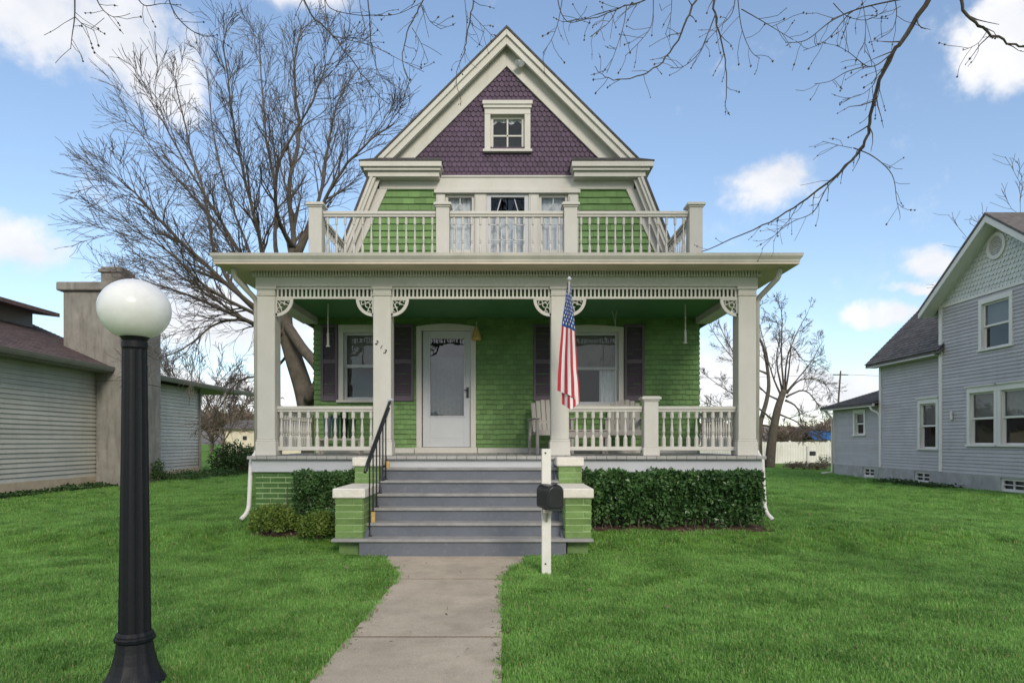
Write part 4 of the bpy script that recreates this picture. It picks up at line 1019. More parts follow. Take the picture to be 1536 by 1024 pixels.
def shoots(mb, pts, rad, L, lev, rn, cfg, t0=.2, dens=None):
    n = dens if dens is not None else rn.randint(*cfg['n'])
    for i in range(n):
        t = t0 + (1 - t0) * (i + rn.random()) / n; t = min(t, .98)
        f = t * (len(pts) - 1); k = int(f); q = pts[k].lerp(pts[k + 1], f - k); tg = (pts[k + 1] - pts[k]).normalized()
        ax = Vector((rn.gauss(0, 1), rn.gauss(0, 1), rn.gauss(0, 1))); ax = (ax - tg * ax.dot(tg)).normalized()
        a = R(rn.uniform(*cfg['ang'])); dd = tg * math.cos(a) + ax * math.sin(a)
        rr = (rad[k] + (rad[k + 1] - rad[k]) * (f - k))
        branch(mb, q, dd, L * rn.uniform(*cfg['len']) * (1.15 - .45 * t), min(rr * .62, cfg.get('rcap', 9)), lev - 1, rn, cfg)
def spline(ks, n):
    outp = []
    for i in range(len(ks) - 1):
        p0, p1, p2, p3 = ks[max(0, i - 1)], ks[i], ks[i + 1], ks[min(len(ks) - 1, i + 2)]
        for k in range(n):
            t = k / n; outp.append(.5 * ((2 * p1) + (p2 - p0) * t + (2 * p0 - 5 * p1 + 4 * p2 - p3) * t * t + (-p0 + 3 * p1 - 3 * p2 + p3) * t ** 3))
    outp.append(ks[-1]); return outp
def limb(mb, px, r0, r1, rn, cfg, lev, dens, L, t0=.25):
    ks = [P3(*q) for q in px]; pts = spline(ks, 4)
    pts = [p + Vector((rn.gauss(0, 1), rn.gauss(0, 1), rn.gauss(0, 1))) * r0 * .12 * (0 if k == 0 else 1) for k, p in enumerate(pts)]
    m = len(pts) - 1; rad = [r0 + (r1 - r0) * (k / m) ** .5 for k in range(m + 1)]
    tgt = mb[0] if isinstance(mb, tuple) else mb
    tgt.tube(pts, rad, 8 if r0 > .05 else 5)
    shoots(mb, pts, rad, L, lev, rn, cfg, t0, dens)
    return pts
# big bare tree behind the house
rn = random.Random(42); wood, fine = MB(), MB()
cfg = dict(step=.35, wig=.15, trop=Vector((-.15, 0, .5)), tw=.05, rmin=.0050, rsplit=.02, n=(4, 5), ang=(14, 38), len=(.52, .92))
TY = 18.0
wood.tube(spline([P3(478, 722, TY), P3(468, 650, TY), P3(457, 590, TY), P3(440, 535, TY), P3(428, 490, TY), P3(428, 455, TY)], 5), [.50 - .20 * min(1, k / 6) ** .6 - .005 * k for k in range(26)], 14)
wood.tube(spline([P3(462, 600, TY - .3), P3(480, 560, TY - .8), P3(452, 520, TY - .5), P3(432, 490, TY - .2)], 5), [.13] * 16, 8)
LIMBS = [
 ([(428, 500, TY), (430, 440, TY), (440, 364, 18.2), (434, 282, 18.4), (449, 200, 18.6), (440, 110, 18.8), (452, 40, 19)], .24, .02, 16),
 ([(436, 410, TY), (468, 340, 17.6), (500, 275, 17.2), (545, 220, 16.8), (592, 185, 16.6)], .15, .015, 12),
 ([(428, 480, TY), (402, 420, 17.8), (385, 340, 17.4), (365, 260, 17), (348, 170, 16.7), (335, 60, 16.5)], .17, .014, 16),
 ([(426, 495, TY), (362, 445, 18.4), (322, 380, 18.9), (309, 302, 19.3), (285, 220, 19.6), (262, 120, 19.9)], .17, .014, 16),
 ([(426, 500, TY), (370, 452, 17.5), (300, 390, 16.8), (240, 330, 16.4), (200, 288, 16.1), (178, 268, 16)], .16, .012, 17),
 ([(425, 505, TY), (345, 470, 18.6), (270, 438, 19.4), (210, 420, 20), (165, 402, 20.6)], .13, .010, 13),
 ([(427, 515, TY), (382, 485, 17.2), (330, 483, 16.4), (280, 520, 16), (238, 538, 15.8)], .11, .010, 8),
 ([(432, 440, TY), (412, 370, 18.8), (415, 300, 19.6), (400, 210, 20.2), (392, 110, 20.8), (388, 50, 21.2)], .16, .012, 15),
 ([(443, 380, 18.2), (478, 300, 19), (492, 220, 19.6), (508, 150, 20), (540, 100, 20.4)], .14, .012, 12),
 ([(426, 498, TY), (375, 440, 19.5), (335, 350, 20.4), (250, 250, 21), (195, 180, 21.4)], .14, .010, 15),
 ([(426, 505, TY), (380, 470, 16.6), (310, 430, 15.6), (245, 372, 15), (200, 345, 14.8)], .13, .010, 14),
 ([(440, 372, 18.2), (415, 320, 17.2), (420, 240, 16.4), (470, 150, 16), (490, 90, 15.8)], .13, .010, 12),
 ([(430, 470, TY), (385, 400, 20), (345, 300, 21), (320, 200, 21.8), (310, 100, 22.4)], .13, .010, 12),
 ([(427, 512, TY), (385, 490, 18.6), (330, 455, 19), (265, 410, 19.4), (205, 370, 19.7)], .12, .010, 12),
 ([(426, 500, TY), (390, 430, 17), (330, 330, 16.2), (270, 230, 15.7), (225, 150, 15.4)], .14, .010, 14),
 ([(440, 520, TY), (405, 560, 19.5), (360, 570, 20.5), (330, 610, 21.2), (315, 640, 21.6)], .09, .010, 7)]
for pxs, r0, r1, dn in LIMBS: limb((wood, fine), pxs, r0 * .62, r1, rn, cfg, 3, int(dn * 1.5), 1.6)
tr = empty('bare_tree', P3(470, 705, TY) * 1, 'large spreading leafless tree rising behind the green house', 'tree')
tr.location = (PX(470, TY), TY, .1)
wood.build('trunk', M['bark'], tr, smooth=True, fix=False); fine.build('crown', M['twig'], tr, fix=False)

def small_tree(name, x, y, h, seed, label, mats, limbs=9, lean=(0, 0), group=None, lev=3, tr_r=.2, ang=(15, 50), trunk_h=.28, spread=.75, bud=0):
    rn = random.Random(seed); wood, fine = MB(), MB(); t = empty(name, (x, y, 0), label, 'tree', group)
    cfg = dict(step=h * .05, wig=.14, trop=Vector((0, 0, 1)), tw=.06, rmin=.009 * y / 30, rsplit=.03, n=(4, 6), ang=ang, len=(.4, .65))
    top = Vector((x + lean[0], y + lean[1], h * trunk_h))
    pts = spline([Vector((x, y, -.1)), Vector((x + lean[0] * .35, y, h * trunk_h * .5)), top], 5); wood.tube(pts, [tr_r * (1.25 - .45 * min(1, k / 4)) for k in range(len(pts))], 8)
    for k in range(limbs):
        a = 6.283 * k / limbs + rn.uniform(-.3, .3); e = rn.uniform(.25, spread)
        branch((wood, fine), top + Vector((0, 0, rn.uniform(-.25, .05) * h * trunk_h)), Vector((math.cos(a) * e, math.sin(a) * e, 1)), h * rn.uniform(.45, .72), tr_r * .42, lev, rn, cfg)
    wood.build('trunk', mats[0], t, smooth=True, fix=False); fine.build('crown', mats[1], t, fix=False); return t
# pollarded tree beyond the porch on the right
TY2 = 36.0; rn = random.Random(9); wood, fine = MB(), MB()
cfg2 = dict(step=.5, wig=.16, trop=Vector((0, 0, 1)), tw=.03, rmin=.0085, rsplit=.03, n=(4, 5), ang=(20, 55), len=(.4, .7))
wood.tube(spline([P3(1154, 704, TY2), P3(1158, 660, TY2), P3(1166, 615, TY2), P3(1176, 585, TY2)], 5), [.28 - .009 * k for k in range(16)], 10)
wood.tube(spline([P3(1140, 700, TY2), P3(1140, 640, TY2), P3(1150, 600, TY2), P3(1153, 570, TY2), P3(1145, 520, TY2), P3(1132, 500, TY2)], 4), [.15 - .005 * k for k in range(21)], 7)
for pxs, r0, dn in (
 ([(1172, 595, 36), (1158, 560, 36), (1148, 520, 35.5), (1135, 470, 35)], .10, 7), ([(1174, 590, 36), (1165, 540, 36.5), (1170, 500, 37), (1160, 470, 37.5)], .10, 7),
 ([(1176, 588, 36), (1172, 530, 35.6), (1173, 480, 35.2), (1172, 452, 35)], .10, 7), ([(1177, 588, 36), (1180, 540, 36.5), (1195, 500, 37), (1212, 468, 37.5)], .10, 7),
 ([(1178, 588, 36), (1184, 550, 36), (1188, 520, 36), (1205, 540, 36), (1225, 543, 36)], .09, 7), ([(1180, 590, 36), (1200, 570, 35.6), (1230, 570, 35.2), (1245, 585, 35)], .09, 9),
 ([(1180, 595, 36), (1205, 585, 36.5), (1222, 600, 37), (1235, 625, 37.3)], .09, 9), ([(1178, 600, 36), (1196, 612, 36), (1205, 640, 36), (1225, 655, 36)], .09, 9),
 ([(1170, 600, 36), (1150, 590, 37), (1120, 560, 37.6), (1085, 520, 38), (1060, 480, 38.2)], .09, 8), ([(1160, 630, 36), (1120, 600, 35), (1090, 585, 34.5), (1055, 560, 34)], .09, 9),
 ([(1150, 560, 36), (1110, 540, 36), (1085, 500, 36), (1075, 470, 36)], .08, 7), ([(1165, 620, 36), (1190, 630, 35.5), (1215, 645, 35), (1235, 640, 34.8)], .08, 9),
 ([(1158, 640, 36), (1110, 630, 36.5), (1075, 610, 37), (1050, 600, 37.5)], .08, 9), ([(1178, 590, 36), (1215, 545, 36), (1235, 510, 36)], .07, 6)):
    limb((wood, fine), pxs, r0 * .8, .012, rn, cfg2, 3, int(dn * 1.3), 1.7, .25)
t2 = empty('bare_tree', (PX(1156, TY2), TY2, 0), 'pollarded leafless tree with upright stems in front of the white fence', 'tree')
wood.build('trunk', M['bark'], t2, smooth=True, fix=False); fine.build('crown', M['twig'], t2, fix=False)
small_tree('bare_tree', PX(335, 42), 42, 5.2, 21, 'small reddish leafless tree beyond the eave of the beige house', (M['redtwig'], M['redtwig']), 8, lev=3, tr_r=.09, spread=1.0)
small_tree('bare_tree', PX(292, 40), 40, 7.0, 5, 'slim leafless tree behind the shrub at the beige house corner', (M['bark'], M['twig']), 8, lev=3, tr_r=.11)
small_tree('bare_tree', PX(1545, 44), 44, 16.0, 6, 'tall leafless tree peeking over the roof of the grey house', (M['bark'], M['twig']), 10, lev=3, tr_r=.25)
far = [(1068, 70, 4.6), (1098, 78, 4.2), (1122, 66, 3.8), (1160, 74, 3.6), (1186, 64, 3.0), (1205, 80, 3.8), (1228, 70, 3.2), (1246, 82, 4.4), (1272, 75, 4.0), (372, 95, 7), (352, 88, 6.2), (318, 92, 6.6), (395, 90, 6.4), (430, 84, 6)]
proto = None
for i, (px, Y, h) in enumerate(far):
    if i < 3:
        o = small_tree('background_tree', PX(px, Y), Y, h, 60 + i, 'brown leafless brush tree far behind the white fence', (M['redtwig'], M['redtwig']), 10, group='brown brush trees in the distance', lev=3, tr_r=.12, spread=1.2, trunk_h=.2)
        proto = (proto or []) + [(o, h)]
    else:
        src, hs = proto[i % 3]; o = copy_tree(src); o.location = (PX(px, Y), Y, 0); o.scale = (h / hs * 1.2, h / hs * 1.2, h / hs); o.rotation_euler.z = i * 1.3
        if px < 700: o['label'] = 'brown leafless brush tree far beyond the pale garage'
# street trees: trunks stand out of frame, limbs hang over the lawn
def street_tree(name, tx, ty, label, limbs, subs, seed):
    rn = random.Random(seed); t = empty(name, (tx, ty, 0), label, 'tree'); wood = MB(); fine = MB()
    cfg = dict(step=.12, wig=.20, trop=Vector((0, -.1, -.15)), tw=.08, rmin=.0022, rsplit=.013, n=(1, 3), ang=(25, 65), len=(.4, .75), bud=.55, budr=.0085, rcap=.007)
    wood.tube(spline([Vector((tx, ty, -.1)), Vector((tx + .1, ty, 2.2)), Vector((tx, ty, 4.6)), Vector((tx - .1, ty, 8)), Vector((tx, ty + .3, 11))], 4), [.34 - .015 * k for k in range(17)], 10)
    for pxs, r0, r1, dn, lv, L in limbs:
        hub = Vector((tx, ty, rn.uniform(4.2, 6.5))); ks = [P3(*q) for q in pxs]
        first = ks[0]; over = first + (first - ks[1]).normalized() * 1.2 + Vector((0, 0, .4))
        wood.tube(spline([hub, hub.lerp(over, .5) + Vector((0, 0, .6)), over, first], 4), [max(r0 * 1.02, r0 * 2.0 * (1 - k / 13)) for k in range(13)], 7)
        pts = spline(ks, 5); m = len(pts) - 1
        pts = [p + Vector((rn.gauss(0, 1), rn.gauss(0, 1), rn.gauss(0, 1))) * .006 for p in pts]
        r0 *= .72; r1 *= .6; rad = [r0 + (r1 - r0) * (k / m) ** .8 for k in range(m + 1)]
        wood.tube(pts, rad, 6); shoots((wood, fine), pts, rad, L, lv, rn, cfg, .05, int(dn * 1.4))
    for pxs, r0 in subs:
        ks = [P3(*q) for q in pxs]; pts = spline(ks, 5); m = len(pts) - 1; rad = [max(.0024, r0 * .66 * (1 - .7 * k / m)) for k in range(m + 1)]
        wood.tube(pts, rad, 5); shoots((wood, fine), pts, rad, .38, 1, rn, cfg, .2, max(3, int(len(ks) * 1.7)))
    c2 = dict(step=.4, wig=.16, trop=Vector((0, 0, 1)), tw=.05, rmin=.006, rsplit=.03, n=(4, 6), ang=(18, 50), len=(.42, .7))
    for k in range(9):
        a = 6.283 * k / 9 + rn.uniform(-.3, .3); e = rn.uniform(.3, .8)
        branch((wood, fine), Vector((tx, ty - .2, rn.uniform(5.6, 8.5))), Vector((math.cos(a) * e, math.sin(a) * e - .35, 1)), rn.uniform(3.2, 4.6), .09, 3, rn, c2)
    wood.build('trunk', M['streetbark'], t, smooth=True, fix=False); fine.build('crown', M['streetbark'], t, fix=False); return t
street_tree('overhanging_tree', 5.6, 2.6, 'dark limb with fine budding twigs sweeping down over the right of the porch roof', [
  ([(1402, -14, 5.6), (1362, 50, 5.7), (1340, 78, 5.75), (1310, 150, 5.9), (1302, 200, 6.0), (1285, 232, 6.1), (1240, 275, 6.3), (1190, 312, 6.5), (1130, 345, 6.7), (1052, 378, 6.9)], .030, .007, 15, 1, .42),
  ([(1436, -10, 5.2), (1450, 22, 5.2), (1482, 48, 5.25), (1520, 68, 5.3), (1560, 74, 5.4)], .018, .010, 5, 1, .4)],
  [([(1340, 78, 5.75), (1318, 96, 5.7), (1300, 99, 5.7), (1275, 80, 5.65), (1255, 68, 5.6)], .009), ([(1312, 98, 5.7), (1314, 120, 5.7), (1296, 140, 5.7), (1264, 150, 5.7)], .006),
   ([(1300, 99, 5.7), (1270, 108, 5.6), (1245, 122, 5.6), (1222, 126, 5.6)], .007), ([(1334, 84, 5.75), (1322, 110, 5.8), (1318, 140, 5.85), (1308, 168, 5.9)], .010),
   ([(1280, 222, 6.1), (1310, 235, 6.1), (1338, 262, 6.1), (1345, 300, 6.1), (1350, 322, 6.1)], .009), ([(1284, 232, 6.1), (1262, 258, 6.2), (1240, 282, 6.2), (1220, 318, 6.3), (1190, 332, 6.3), (1165, 350, 6.4), (1142, 374, 6.5)], .010),
   ([(1195, 310, 6.5), (1185, 328, 6.5), (1170, 345, 6.5), (1160, 362, 6.5)], .006), ([(1278, 222, 6.1), (1258, 218, 6.1), (1234, 212, 6.1)], .005),
   ([(1480, 48, 5.25), (1466, 66, 5.2), (1444, 76, 5.2)], .005),
   ([(1400, -10, 5.5), (1300, 10, 5.4), (1250, 30, 5.3), (1210, 60, 5.2), (1178, 64, 5.2)], .011), ([(1300, 10, 5.4), (1275, 20, 5.4), (1240, 60, 5.4), (1205, 76, 5.4)], .008), ([(1340, -14, 5.4), (1345, 20, 5.4), (1338, 45, 5.4), (1322, 56, 5.4)], .007),
   ([(1250, 5, 5.4), (1270, 24, 5.4), (1300, 30, 5.4), (1330, 15, 5.4)], .006), ([(1290, -12, 5.4), (1298, 30, 5.4), (1297, 80, 5.4)], .005)], 31)
street_tree('overhanging_tree', -.2, -3.2, 'budding dark twigs hanging into the sky above the middle and left of the gable', [
  ([(1072, -14, 5.6), (1073, 20, 5.6), (1082, 60, 5.65), (1089, 100, 5.7), (1089, 140, 5.7), (1086, 160, 5.75)], .014, .004, 6, 1, .3),
  ([(1055, -14, 5.4), (1030, 30, 5.4), (1005, 80, 5.5), (975, 106, 5.5), (945, 118, 5.5), (914, 118, 5.5), (890, 100, 5.5)], .013, .004, 9, 1, .35),
  ([(985, -12, 5.8), (960, 4, 5.8), (920, 16, 5.8), (880, 28, 5.8), (845, 34, 5.8)], .010, .004, 8, 1, .4),
  ([(452, -14, 6.2), (468, 24, 6.2), (500, 54, 6.3), (535, 100, 6.4), (570, 145, 6.5), (592, 160, 6.5)], .013, .004, 9, 1, .4),
  ([(554, -14, 6.0), (554, 30, 6.0), (560, 80, 6.1), (566, 105, 6.1), (580, 130, 6.1)], .009, .004, 7, 1, .36),
  ([(638, -10, 5.7), (625, 20, 5.7), (610, 55, 5.7), (603, 88, 5.7), (610, 115, 5.7), (612, 130, 5.7)], .010, .004, 7, 1, .34),
  ([(710, -14, 6.4), (708, 20, 6.4), (700, 60, 6.5), (694, 85, 6.5), (684, 115, 6.5), (692, 158, 6.5)], .011, .004, 7, 1, .3)],
  [([(1073, 22, 5.6), (1062, 50, 5.6), (1048, 80, 5.6), (1025, 100, 5.6), (1005, 102, 5.6)], .008), ([(1104, -12, 5.5), (1098, 20, 5.5), (1078, 42, 5.5), (1060, 62, 5.5)], .007), ([(1106, -12, 5.5), (1112, 40, 5.5), (1126, 76, 5.5), (1140, 88, 5.5)], .007),
   ([(1112, 14, 5.5), (1140, 30, 5.5), (1170, 48, 5.5), (1190, 60, 5.5)], .007), ([(845, -12, 5.6), (838, 30, 5.6), (828, 58, 5.6), (814, 80, 5.6)], .006), ([(940, 8, 5.6), (935, 40, 5.6), (922, 80, 5.6), (910, 110, 5.6)], .006),
   ([(980, -8, 5.5), (978, 35, 5.5), (962, 60, 5.5), (938, 84, 5.5)], .006), ([(925, 14, 5.6), (912, 35, 5.6), (885, 56, 5.6)], .006), ([(1008, -10, 5.6), (1006, 25, 5.6), (998, 52, 5.6)], .005), ([(835, -10, 5.6), (842, 20, 5.6), (858, 34, 5.6), (900, 20, 5.6), (950, 6, 5.6)], .007),
   ([(500, 54, 6.3), (530, 62, 6.2), (560, 70, 6.2), (600, 90, 6.1), (636, 108, 6.1)], .007), ([(485, -12, 6.2), (495, 12, 6.2), (530, 22, 6.2), (570, 24, 6.1), (600, 20, 6.0), (632, 4, 6)], .007), ([(538, -14, 6), (542, 20, 6), (552, 55, 6)], .006),
   ([(486, -10, 6.3), (492, 40, 6.3), (505, 65, 6.3), (510, 95, 6.3)], .007), ([(618, 42, 5.7), (630, 62, 5.7), (642, 92, 5.7)], .005), ([(634, 8, 5.7), (645, 32, 5.7), (662, 44, 5.7)], .005), ([(696, -12, 6.4), (700, 35, 6.4), (698, 62, 6.4)], .006), ([(706, 20, 6.4), (725, 40, 6.4), (740, 56, 6.4)], .005),
   ([(112, -12, 5.0), (112, 25, 5.0), (108, 55, 5.0), (106, 74, 5.0)], .009), ([(113, 26, 5.0), (126, 38, 5.0), (142, 46, 5.0)], .006), ([(140, -12, 5.2), (152, 12, 5.2), (166, 24, 5.2), (178, 26, 5.2)], .008), ([(200, -12, 5.4), (216, 8, 5.4), (240, 6, 5.4), (256, 6, 5.4)], .008), ([(250, -10, 5.4), (262, 20, 5.4), (282, 42, 5.4), (304, 54, 5.4), (320, 54, 5.4)], .009)], 33)

# ================================================================== beige house on the left
bh = empty('beige_house', (-15.5, 20, 0), 'low beige sided house with brown roof and a stained stucco chimney', 'house')
mb = MB(); G = Frame((-12.5, 0, 0), (0, 1, 0), (1, 0, 0))
shingle(mb, G, 9, 27.8, .32, 3.45, .125, 2.9, (), lift=.028); mb.box(-20, -12.53, 27.72, 27.78, 0, 3.5); mb.box(-20, -12.53, 9, 27.7, .0, 3.3)
mb.build('wall', M['beige'], bh, fix=False)
mb = MB(); mb.box(-12.6, -12.47, 9, 27.82, -.1, .32); mb.build('foundation', M['found'], bh)
mb = MB(); mb.box(-12.54, -12.45, 27.73, 27.83, .321, 3.44); mb.build('corner_trim', M['fascia'], bh, bevel=.005)
mb = MB(); mb.tube([(-12.42, 27.6, 3.5), (-12.42, 27.65, 3.3), (-12.42, 27.65, .15)], .04, 8); mb.build('downspout', M['fascia'], bh)
sl = .44; ang = math.atan(sl)
RF = Frame((-11.98, 0, 3.62), (0, 1, 0), (math.sin(ang), 0, math.cos(ang)), (-math.cos(ang), 0, math.sin(ang)))
mb = MB(); shingle(mb, RF, 9, 22.5, 0, 6.5, .15, .32, (), rnd=random.Random(4), lift=.012, jit=.004)
mb.prism([(-11.98, 9, 3.60), (-11.98, 9, 3.50), (-17.9, 9, 3.5 + 5.92 * sl), (-17.9, 9, 3.6 + 5.92 * sl)], [(-11.98, 22.5, 3.60), (-11.98, 22.5, 3.50), (-17.9, 22.5, 3.5 + 5.92 * sl), (-17.9, 22.5, 3.6 + 5.92 * sl)])
mb.build('roof', M['roofbrown'], bh, fix=False)
mb = MB(); mb.box(-16, -11.98, 22.52, 32.3, 3.58, 3.66); mb.build('side_roof', M['fascia'], bh)
mb = MB()
for y0, y1 in ((9, 20.66), (23.15, 32.3)):
    pf = [(-11.98, 3.47), (-11.90, 3.47), (-11.87, 3.54), (-11.85, 3.61), (-11.98, 3.61)]
    mb.prism([(x, y0, z) for x, z in pf], [(x, y1, z) for x, z in pf])
mb.tube([(-11.93, 15.9, 3.46), (-11.93, 16.0, 3.40), (-12.2, 16.1, 3.25)], .045, 8)
mb.build('gutter', M['fascia'], bh)
mb = MB(); mb.box(-12.5, -11.975, 9, 22.4, 3.44, 3.495); mb.box(-15.9, -12.0, 22.54, 32.2, 3.555, 3.578); mb.build('soffit', M['fascia'], bh)
mb = MB(); mb.box(-11.99, -11.91, 28.9, 28.98, 2.55, 3.46); mb.build('post_stub', M['beige'], bh)
mb = MB(); mb.box(-18, -15.0, 12, 21.6, 4.5, 5.45); mb.build('clerestory_wall', M['fascia'], bh)
mb = MB(); mb.prism([(-14.4, 12, 5.36), (-14.4, 12, 5.48), (-18, 12, 5.98), (-18, 12, 5.80)], [(-14.4, 22, 5.36), (-14.4, 22, 5.48), (-18, 22, 5.98), (-18, 22, 5.80)]); mb.build('upper_roof', M['roofbrown'], bh)
mb = MB(); mb.box(-13.45, -11.7, 20.7, 23.1, 3.2, 5.92); mb.box(-12.46, -11.7, 20.7, 23.1, -.1, 3.198); 
ch = mb.build('chimney', M['stucco'], bh, bevel=.02)
mb = MB(); mb.box(-13.6, -11.55, 20.58, 23.22, 5.922, 6.18); mb.build('cap', M['stucco'], ch, bevel=.03)
mb = MB(); mb.box(-12.40, -11.78, 20.85, 21.5, 6.182, 6.52); mb.box(-12.46, -11.72, 20.79, 21.56, 6.522, 6.62); mb.box(-12.40, -11.78, 20.85, 21.5, 6.622, 6.70); mb.build('flue', M['stucco'], ch, bevel=.015)
def groundcover(name, x0, x1, y0, y1, h, n, mat, seed, label):
    r = random.Random(seed); mb = MB()
    for _ in range(n):
        x, y = r.uniform(x0, x1), r.uniform(y0, y1); hh = h * (.5 + .9 * noise.noise(Vector((x * 1.5, y * 1.5, seed))) + .3)
        leaf(mb, Vector((x + .15 * noise.noise(Vector((y, 3, seed))), y, ground(x, y) + max(.02, hh * r.random()))), .075 * r.uniform(.7, 1.3), r, 1)
    tag(mb.build(name, mat, fix=False), label, 'ground cover', kind='stuff')
groundcover('ivy', -12.35, -11.7, 13, 20.7, .13, 6500, M['ivy'], 5, 'strip of dark ivy along the foundation of the beige house')
groundcover('ivy', -12.3, -10.6, 23.1, 29.5, .30, 6000, M['ivy'], 6, 'patch of ivy past the stained chimney')
shrub('shrub', -11.3, 28.2, .95, .8, 1.35, 3000, .10, M['ivy'], 14, 'dark evergreen shrub at the far corner of the beige house', group='evergreen shrubs by the beige house')
shrub('shrub', -11.55, 22.6, .25, .3, .75, 500, .08, M['ivy'], 15, 'small dark plant at the foot of the stucco chimney', group='evergreen shrubs by the beige house')
shrub('shrub', -12.0, 32.0, .9, .8, 1.2, 1400, .11, M['ivy'], 16, 'loose evergreen shrub standing behind the corner shrub', group='evergreen shrubs by the beige house')
shrub('red_shrub', PX(367, 31), 31, .35, .35, .6, 500, .08, M['rednub'], 17, 'small red leaved shrub beside the evergreen shrub')
# pale garage far left
gx0, gx1, gy = PX(337, 60), PX(470, 60), 60
gg = empty('garage', ((gx0 + gx1) / 2, gy, 0), 'pale cream garage with grey roof seen beyond the shrubs', 'garage')
mb = MB(); mb.box(gx0, gx1, gy, gy + 7, -.2, 2.5); mb.prism([(gx0, gy, 2.5), (gx0, gy + 7, 2.5), (gx0, gy + 3.5, 3.2)], [(gx1, gy, 2.5), (gx1, gy + 7, 2.5), (gx1, gy + 3.5, 3.2)]); mb.build('wall', paint('cream stucco', (.62, .56, .44), .9, .15, 2, .3), gg)
mb = MB()
for a, b in ((gy - .35, gy + 3.5), (gy + 3.5, gy + 7.35)):
    za, zb = (2.44, 3.26) if a < gy else (3.26, 2.44)
    mb.prism([(gx0 - .3, a, za), (gx0 - .3, a, za + .1), (gx0 - .3, b, zb + .1), (gx0 - .3, b, zb)], [(gx1 + .3, a, za), (gx1 + .3, a, za + .1), (gx1 + .3, b, zb + .1), (gx1 + .3, b, zb)])
mb.build('roof', M['roofgrey'], gg)
mb = MB(); mb.box(gx0 + 1.6, gx0 + 1.95, gy - .02, gy, 1.5, 1.85); mb.build('window', M['iron'], gg)

# ================================================================== grey house on the right
gh = empty('grey_house', (16, 20, 0), 'two-storey blue grey sided house with white trim and a scalloped gable', 'house')
WX, BX, LXX = 13.1, 13.3, 13.42
GW = Frame((WX, 0, 0), (0, 1, 0), (-1, 0, 0)); GB = Frame((BX, 0, 0), (0, 1, 0), (-1, 0, 0)); GL = Frame((LXX, 0, 0), (0, 1, 0), (-1, 0, 0))
wu = (17.65, 18.92, 3.88, 5.27); wp1 = (18.20, 19.40, 1.27, 2.86); wp2 = (17.02, 18.19, 1.27, 2.86); wb = (21.0, 22.05, 1.14, 2.70); wl = (25.5, 26.4, 1.62, 2.58)
hole = lambda w: (w[0] + .06, w[1] - .06, w[2], w[3] - .06)
mb = MB(); shingle(mb, GW, 15.0, 20.62, .45, 5.40, .1, 2.3, [hole(wu), hole(wp1), hole(wp2)], lift=.019); mb.box(WX + .05, 20, 20.56, 20.61, .4, 5.4); mb.box(WX + .03, 20, 15.0, 15.05, .4, 5.4)
shingle(mb, GB, 20.62, 24.3, .45, 4.15, .1, 2.3, [hole(wb)], lift=.019); mb.box(BX + .05, 19, 24.22, 24.28, .4, 4.1); mb.fprism(Frame((0, 24.28, 0), (1, 0, 0), (0, 1, 0)), [(BX, 4.1), (19.6, 4.1), (16.4, 7.2)], 0, .04)
shingle(mb, GL, 24.34, 28.0, .45, 2.78, .1, 2.3, [hole(wl)], lift=.019); mb.box(LXX + .05, 19, 27.92, 27.98, .4, 2.9)
mb.build('wall', M['grey'], gh, fix=False)
PK, EVZ = 18.06, 5.36
mb = MB(); shingle(mb, GW, 15.4, 20.7, 5.44, 7.3, .13, .14, (), limits=lambda v: (PK - (7.25 - v) * 1.42, PK + (7.25 - v) * 1.42), rnd=random.Random(8), lift=.02, shape='scale')
mb.build('gable_wall', M['scale'], gh, fix=False)
mb = MB(); mb.fbox(GW, 15.0, 20.64, .0, .035, 5.36, 5.45); mb.build('frieze_board', M['trim'], gh, bevel=.004)
for Gq, a_, b_, z_ in ((GW, 20.50, 20.65, 5.36), (GB, 24.2, 24.33, 4.02), (GL, 27.9, 28.03, 2.7)):
    mb = MB(); mb.fbox(Gq, a_, b_, -.12 if Gq is GW else 0, .04, .45, z_); mb.build('corner_board', M['trim'], gh, bevel=.004)
mb = MB()
for s in (-1, 1):
    ey = PK + s * 2.92; ez = 7.36 - 2.92 * .70
    mb.prism([(12.70, PK, 7.34), (12.70, PK, 7.16), (12.70, ey, ez - .18), (12.70, ey, ez)], [(12.66, PK, 7.34), (12.66, PK, 7.16), (12.66, ey, ez - .18), (12.66, ey, ez)])
    mb.face([(12.70, PK, 7.20), (13.1, PK, 7.20), (13.1, ey, ez - .14), (12.7, ey, ez - .14)])
    mb.prism([(12.67, ey, ez - .16), (12.67, ey, ez), (12.67, ey + s * .05, ez), (12.67, ey + s * .05, ez - .16)], [(20, ey, ez - .16), (20, ey, ez), (20, ey + s * .05, ez), (20, ey + s * .05, ez - .16)])
mb.prism([(12.98, 20.66, 3.98), (13.02, 20.66, 4.08), (12.96, 20.66, 4.08), (12.92, 20.66, 3.98)], [(12.98, 24.6, 3.98), (13.02, 24.6, 4.08), (12.96, 24.6, 4.08), (12.92, 24.6, 3.98)])
mb.face([(12.98, 20.66, 3.99), (BX, 20.66, 3.99), (BX, 24.6, 3.99), (12.98, 24.6, 3.99)])
mb.box(13.02, 13.10, 24.32, 28.3, 2.62, 2.72); mb.face([(13.1, 24.32, 2.64), (LXX, 24.32, 2.64), (LXX, 28.3, 2.64), (13.1, 28.3, 2.64)])
mb.build('fascia', M['trim'], gh, fix=False)
mb = MB()
for s in (-1, 1):
    ey = PK + s * 2.95; ez = 7.38 - 2.95 * .70
    mb.prism([(12.64, PK, 7.42), (12.64, PK, 7.35), (12.64, ey, ez - .02), (12.64, ey, ez + .05)], [(20, PK, 7.42), (20, PK, 7.35), (20, ey, ez - .02), (20, ey, ez + .05)])
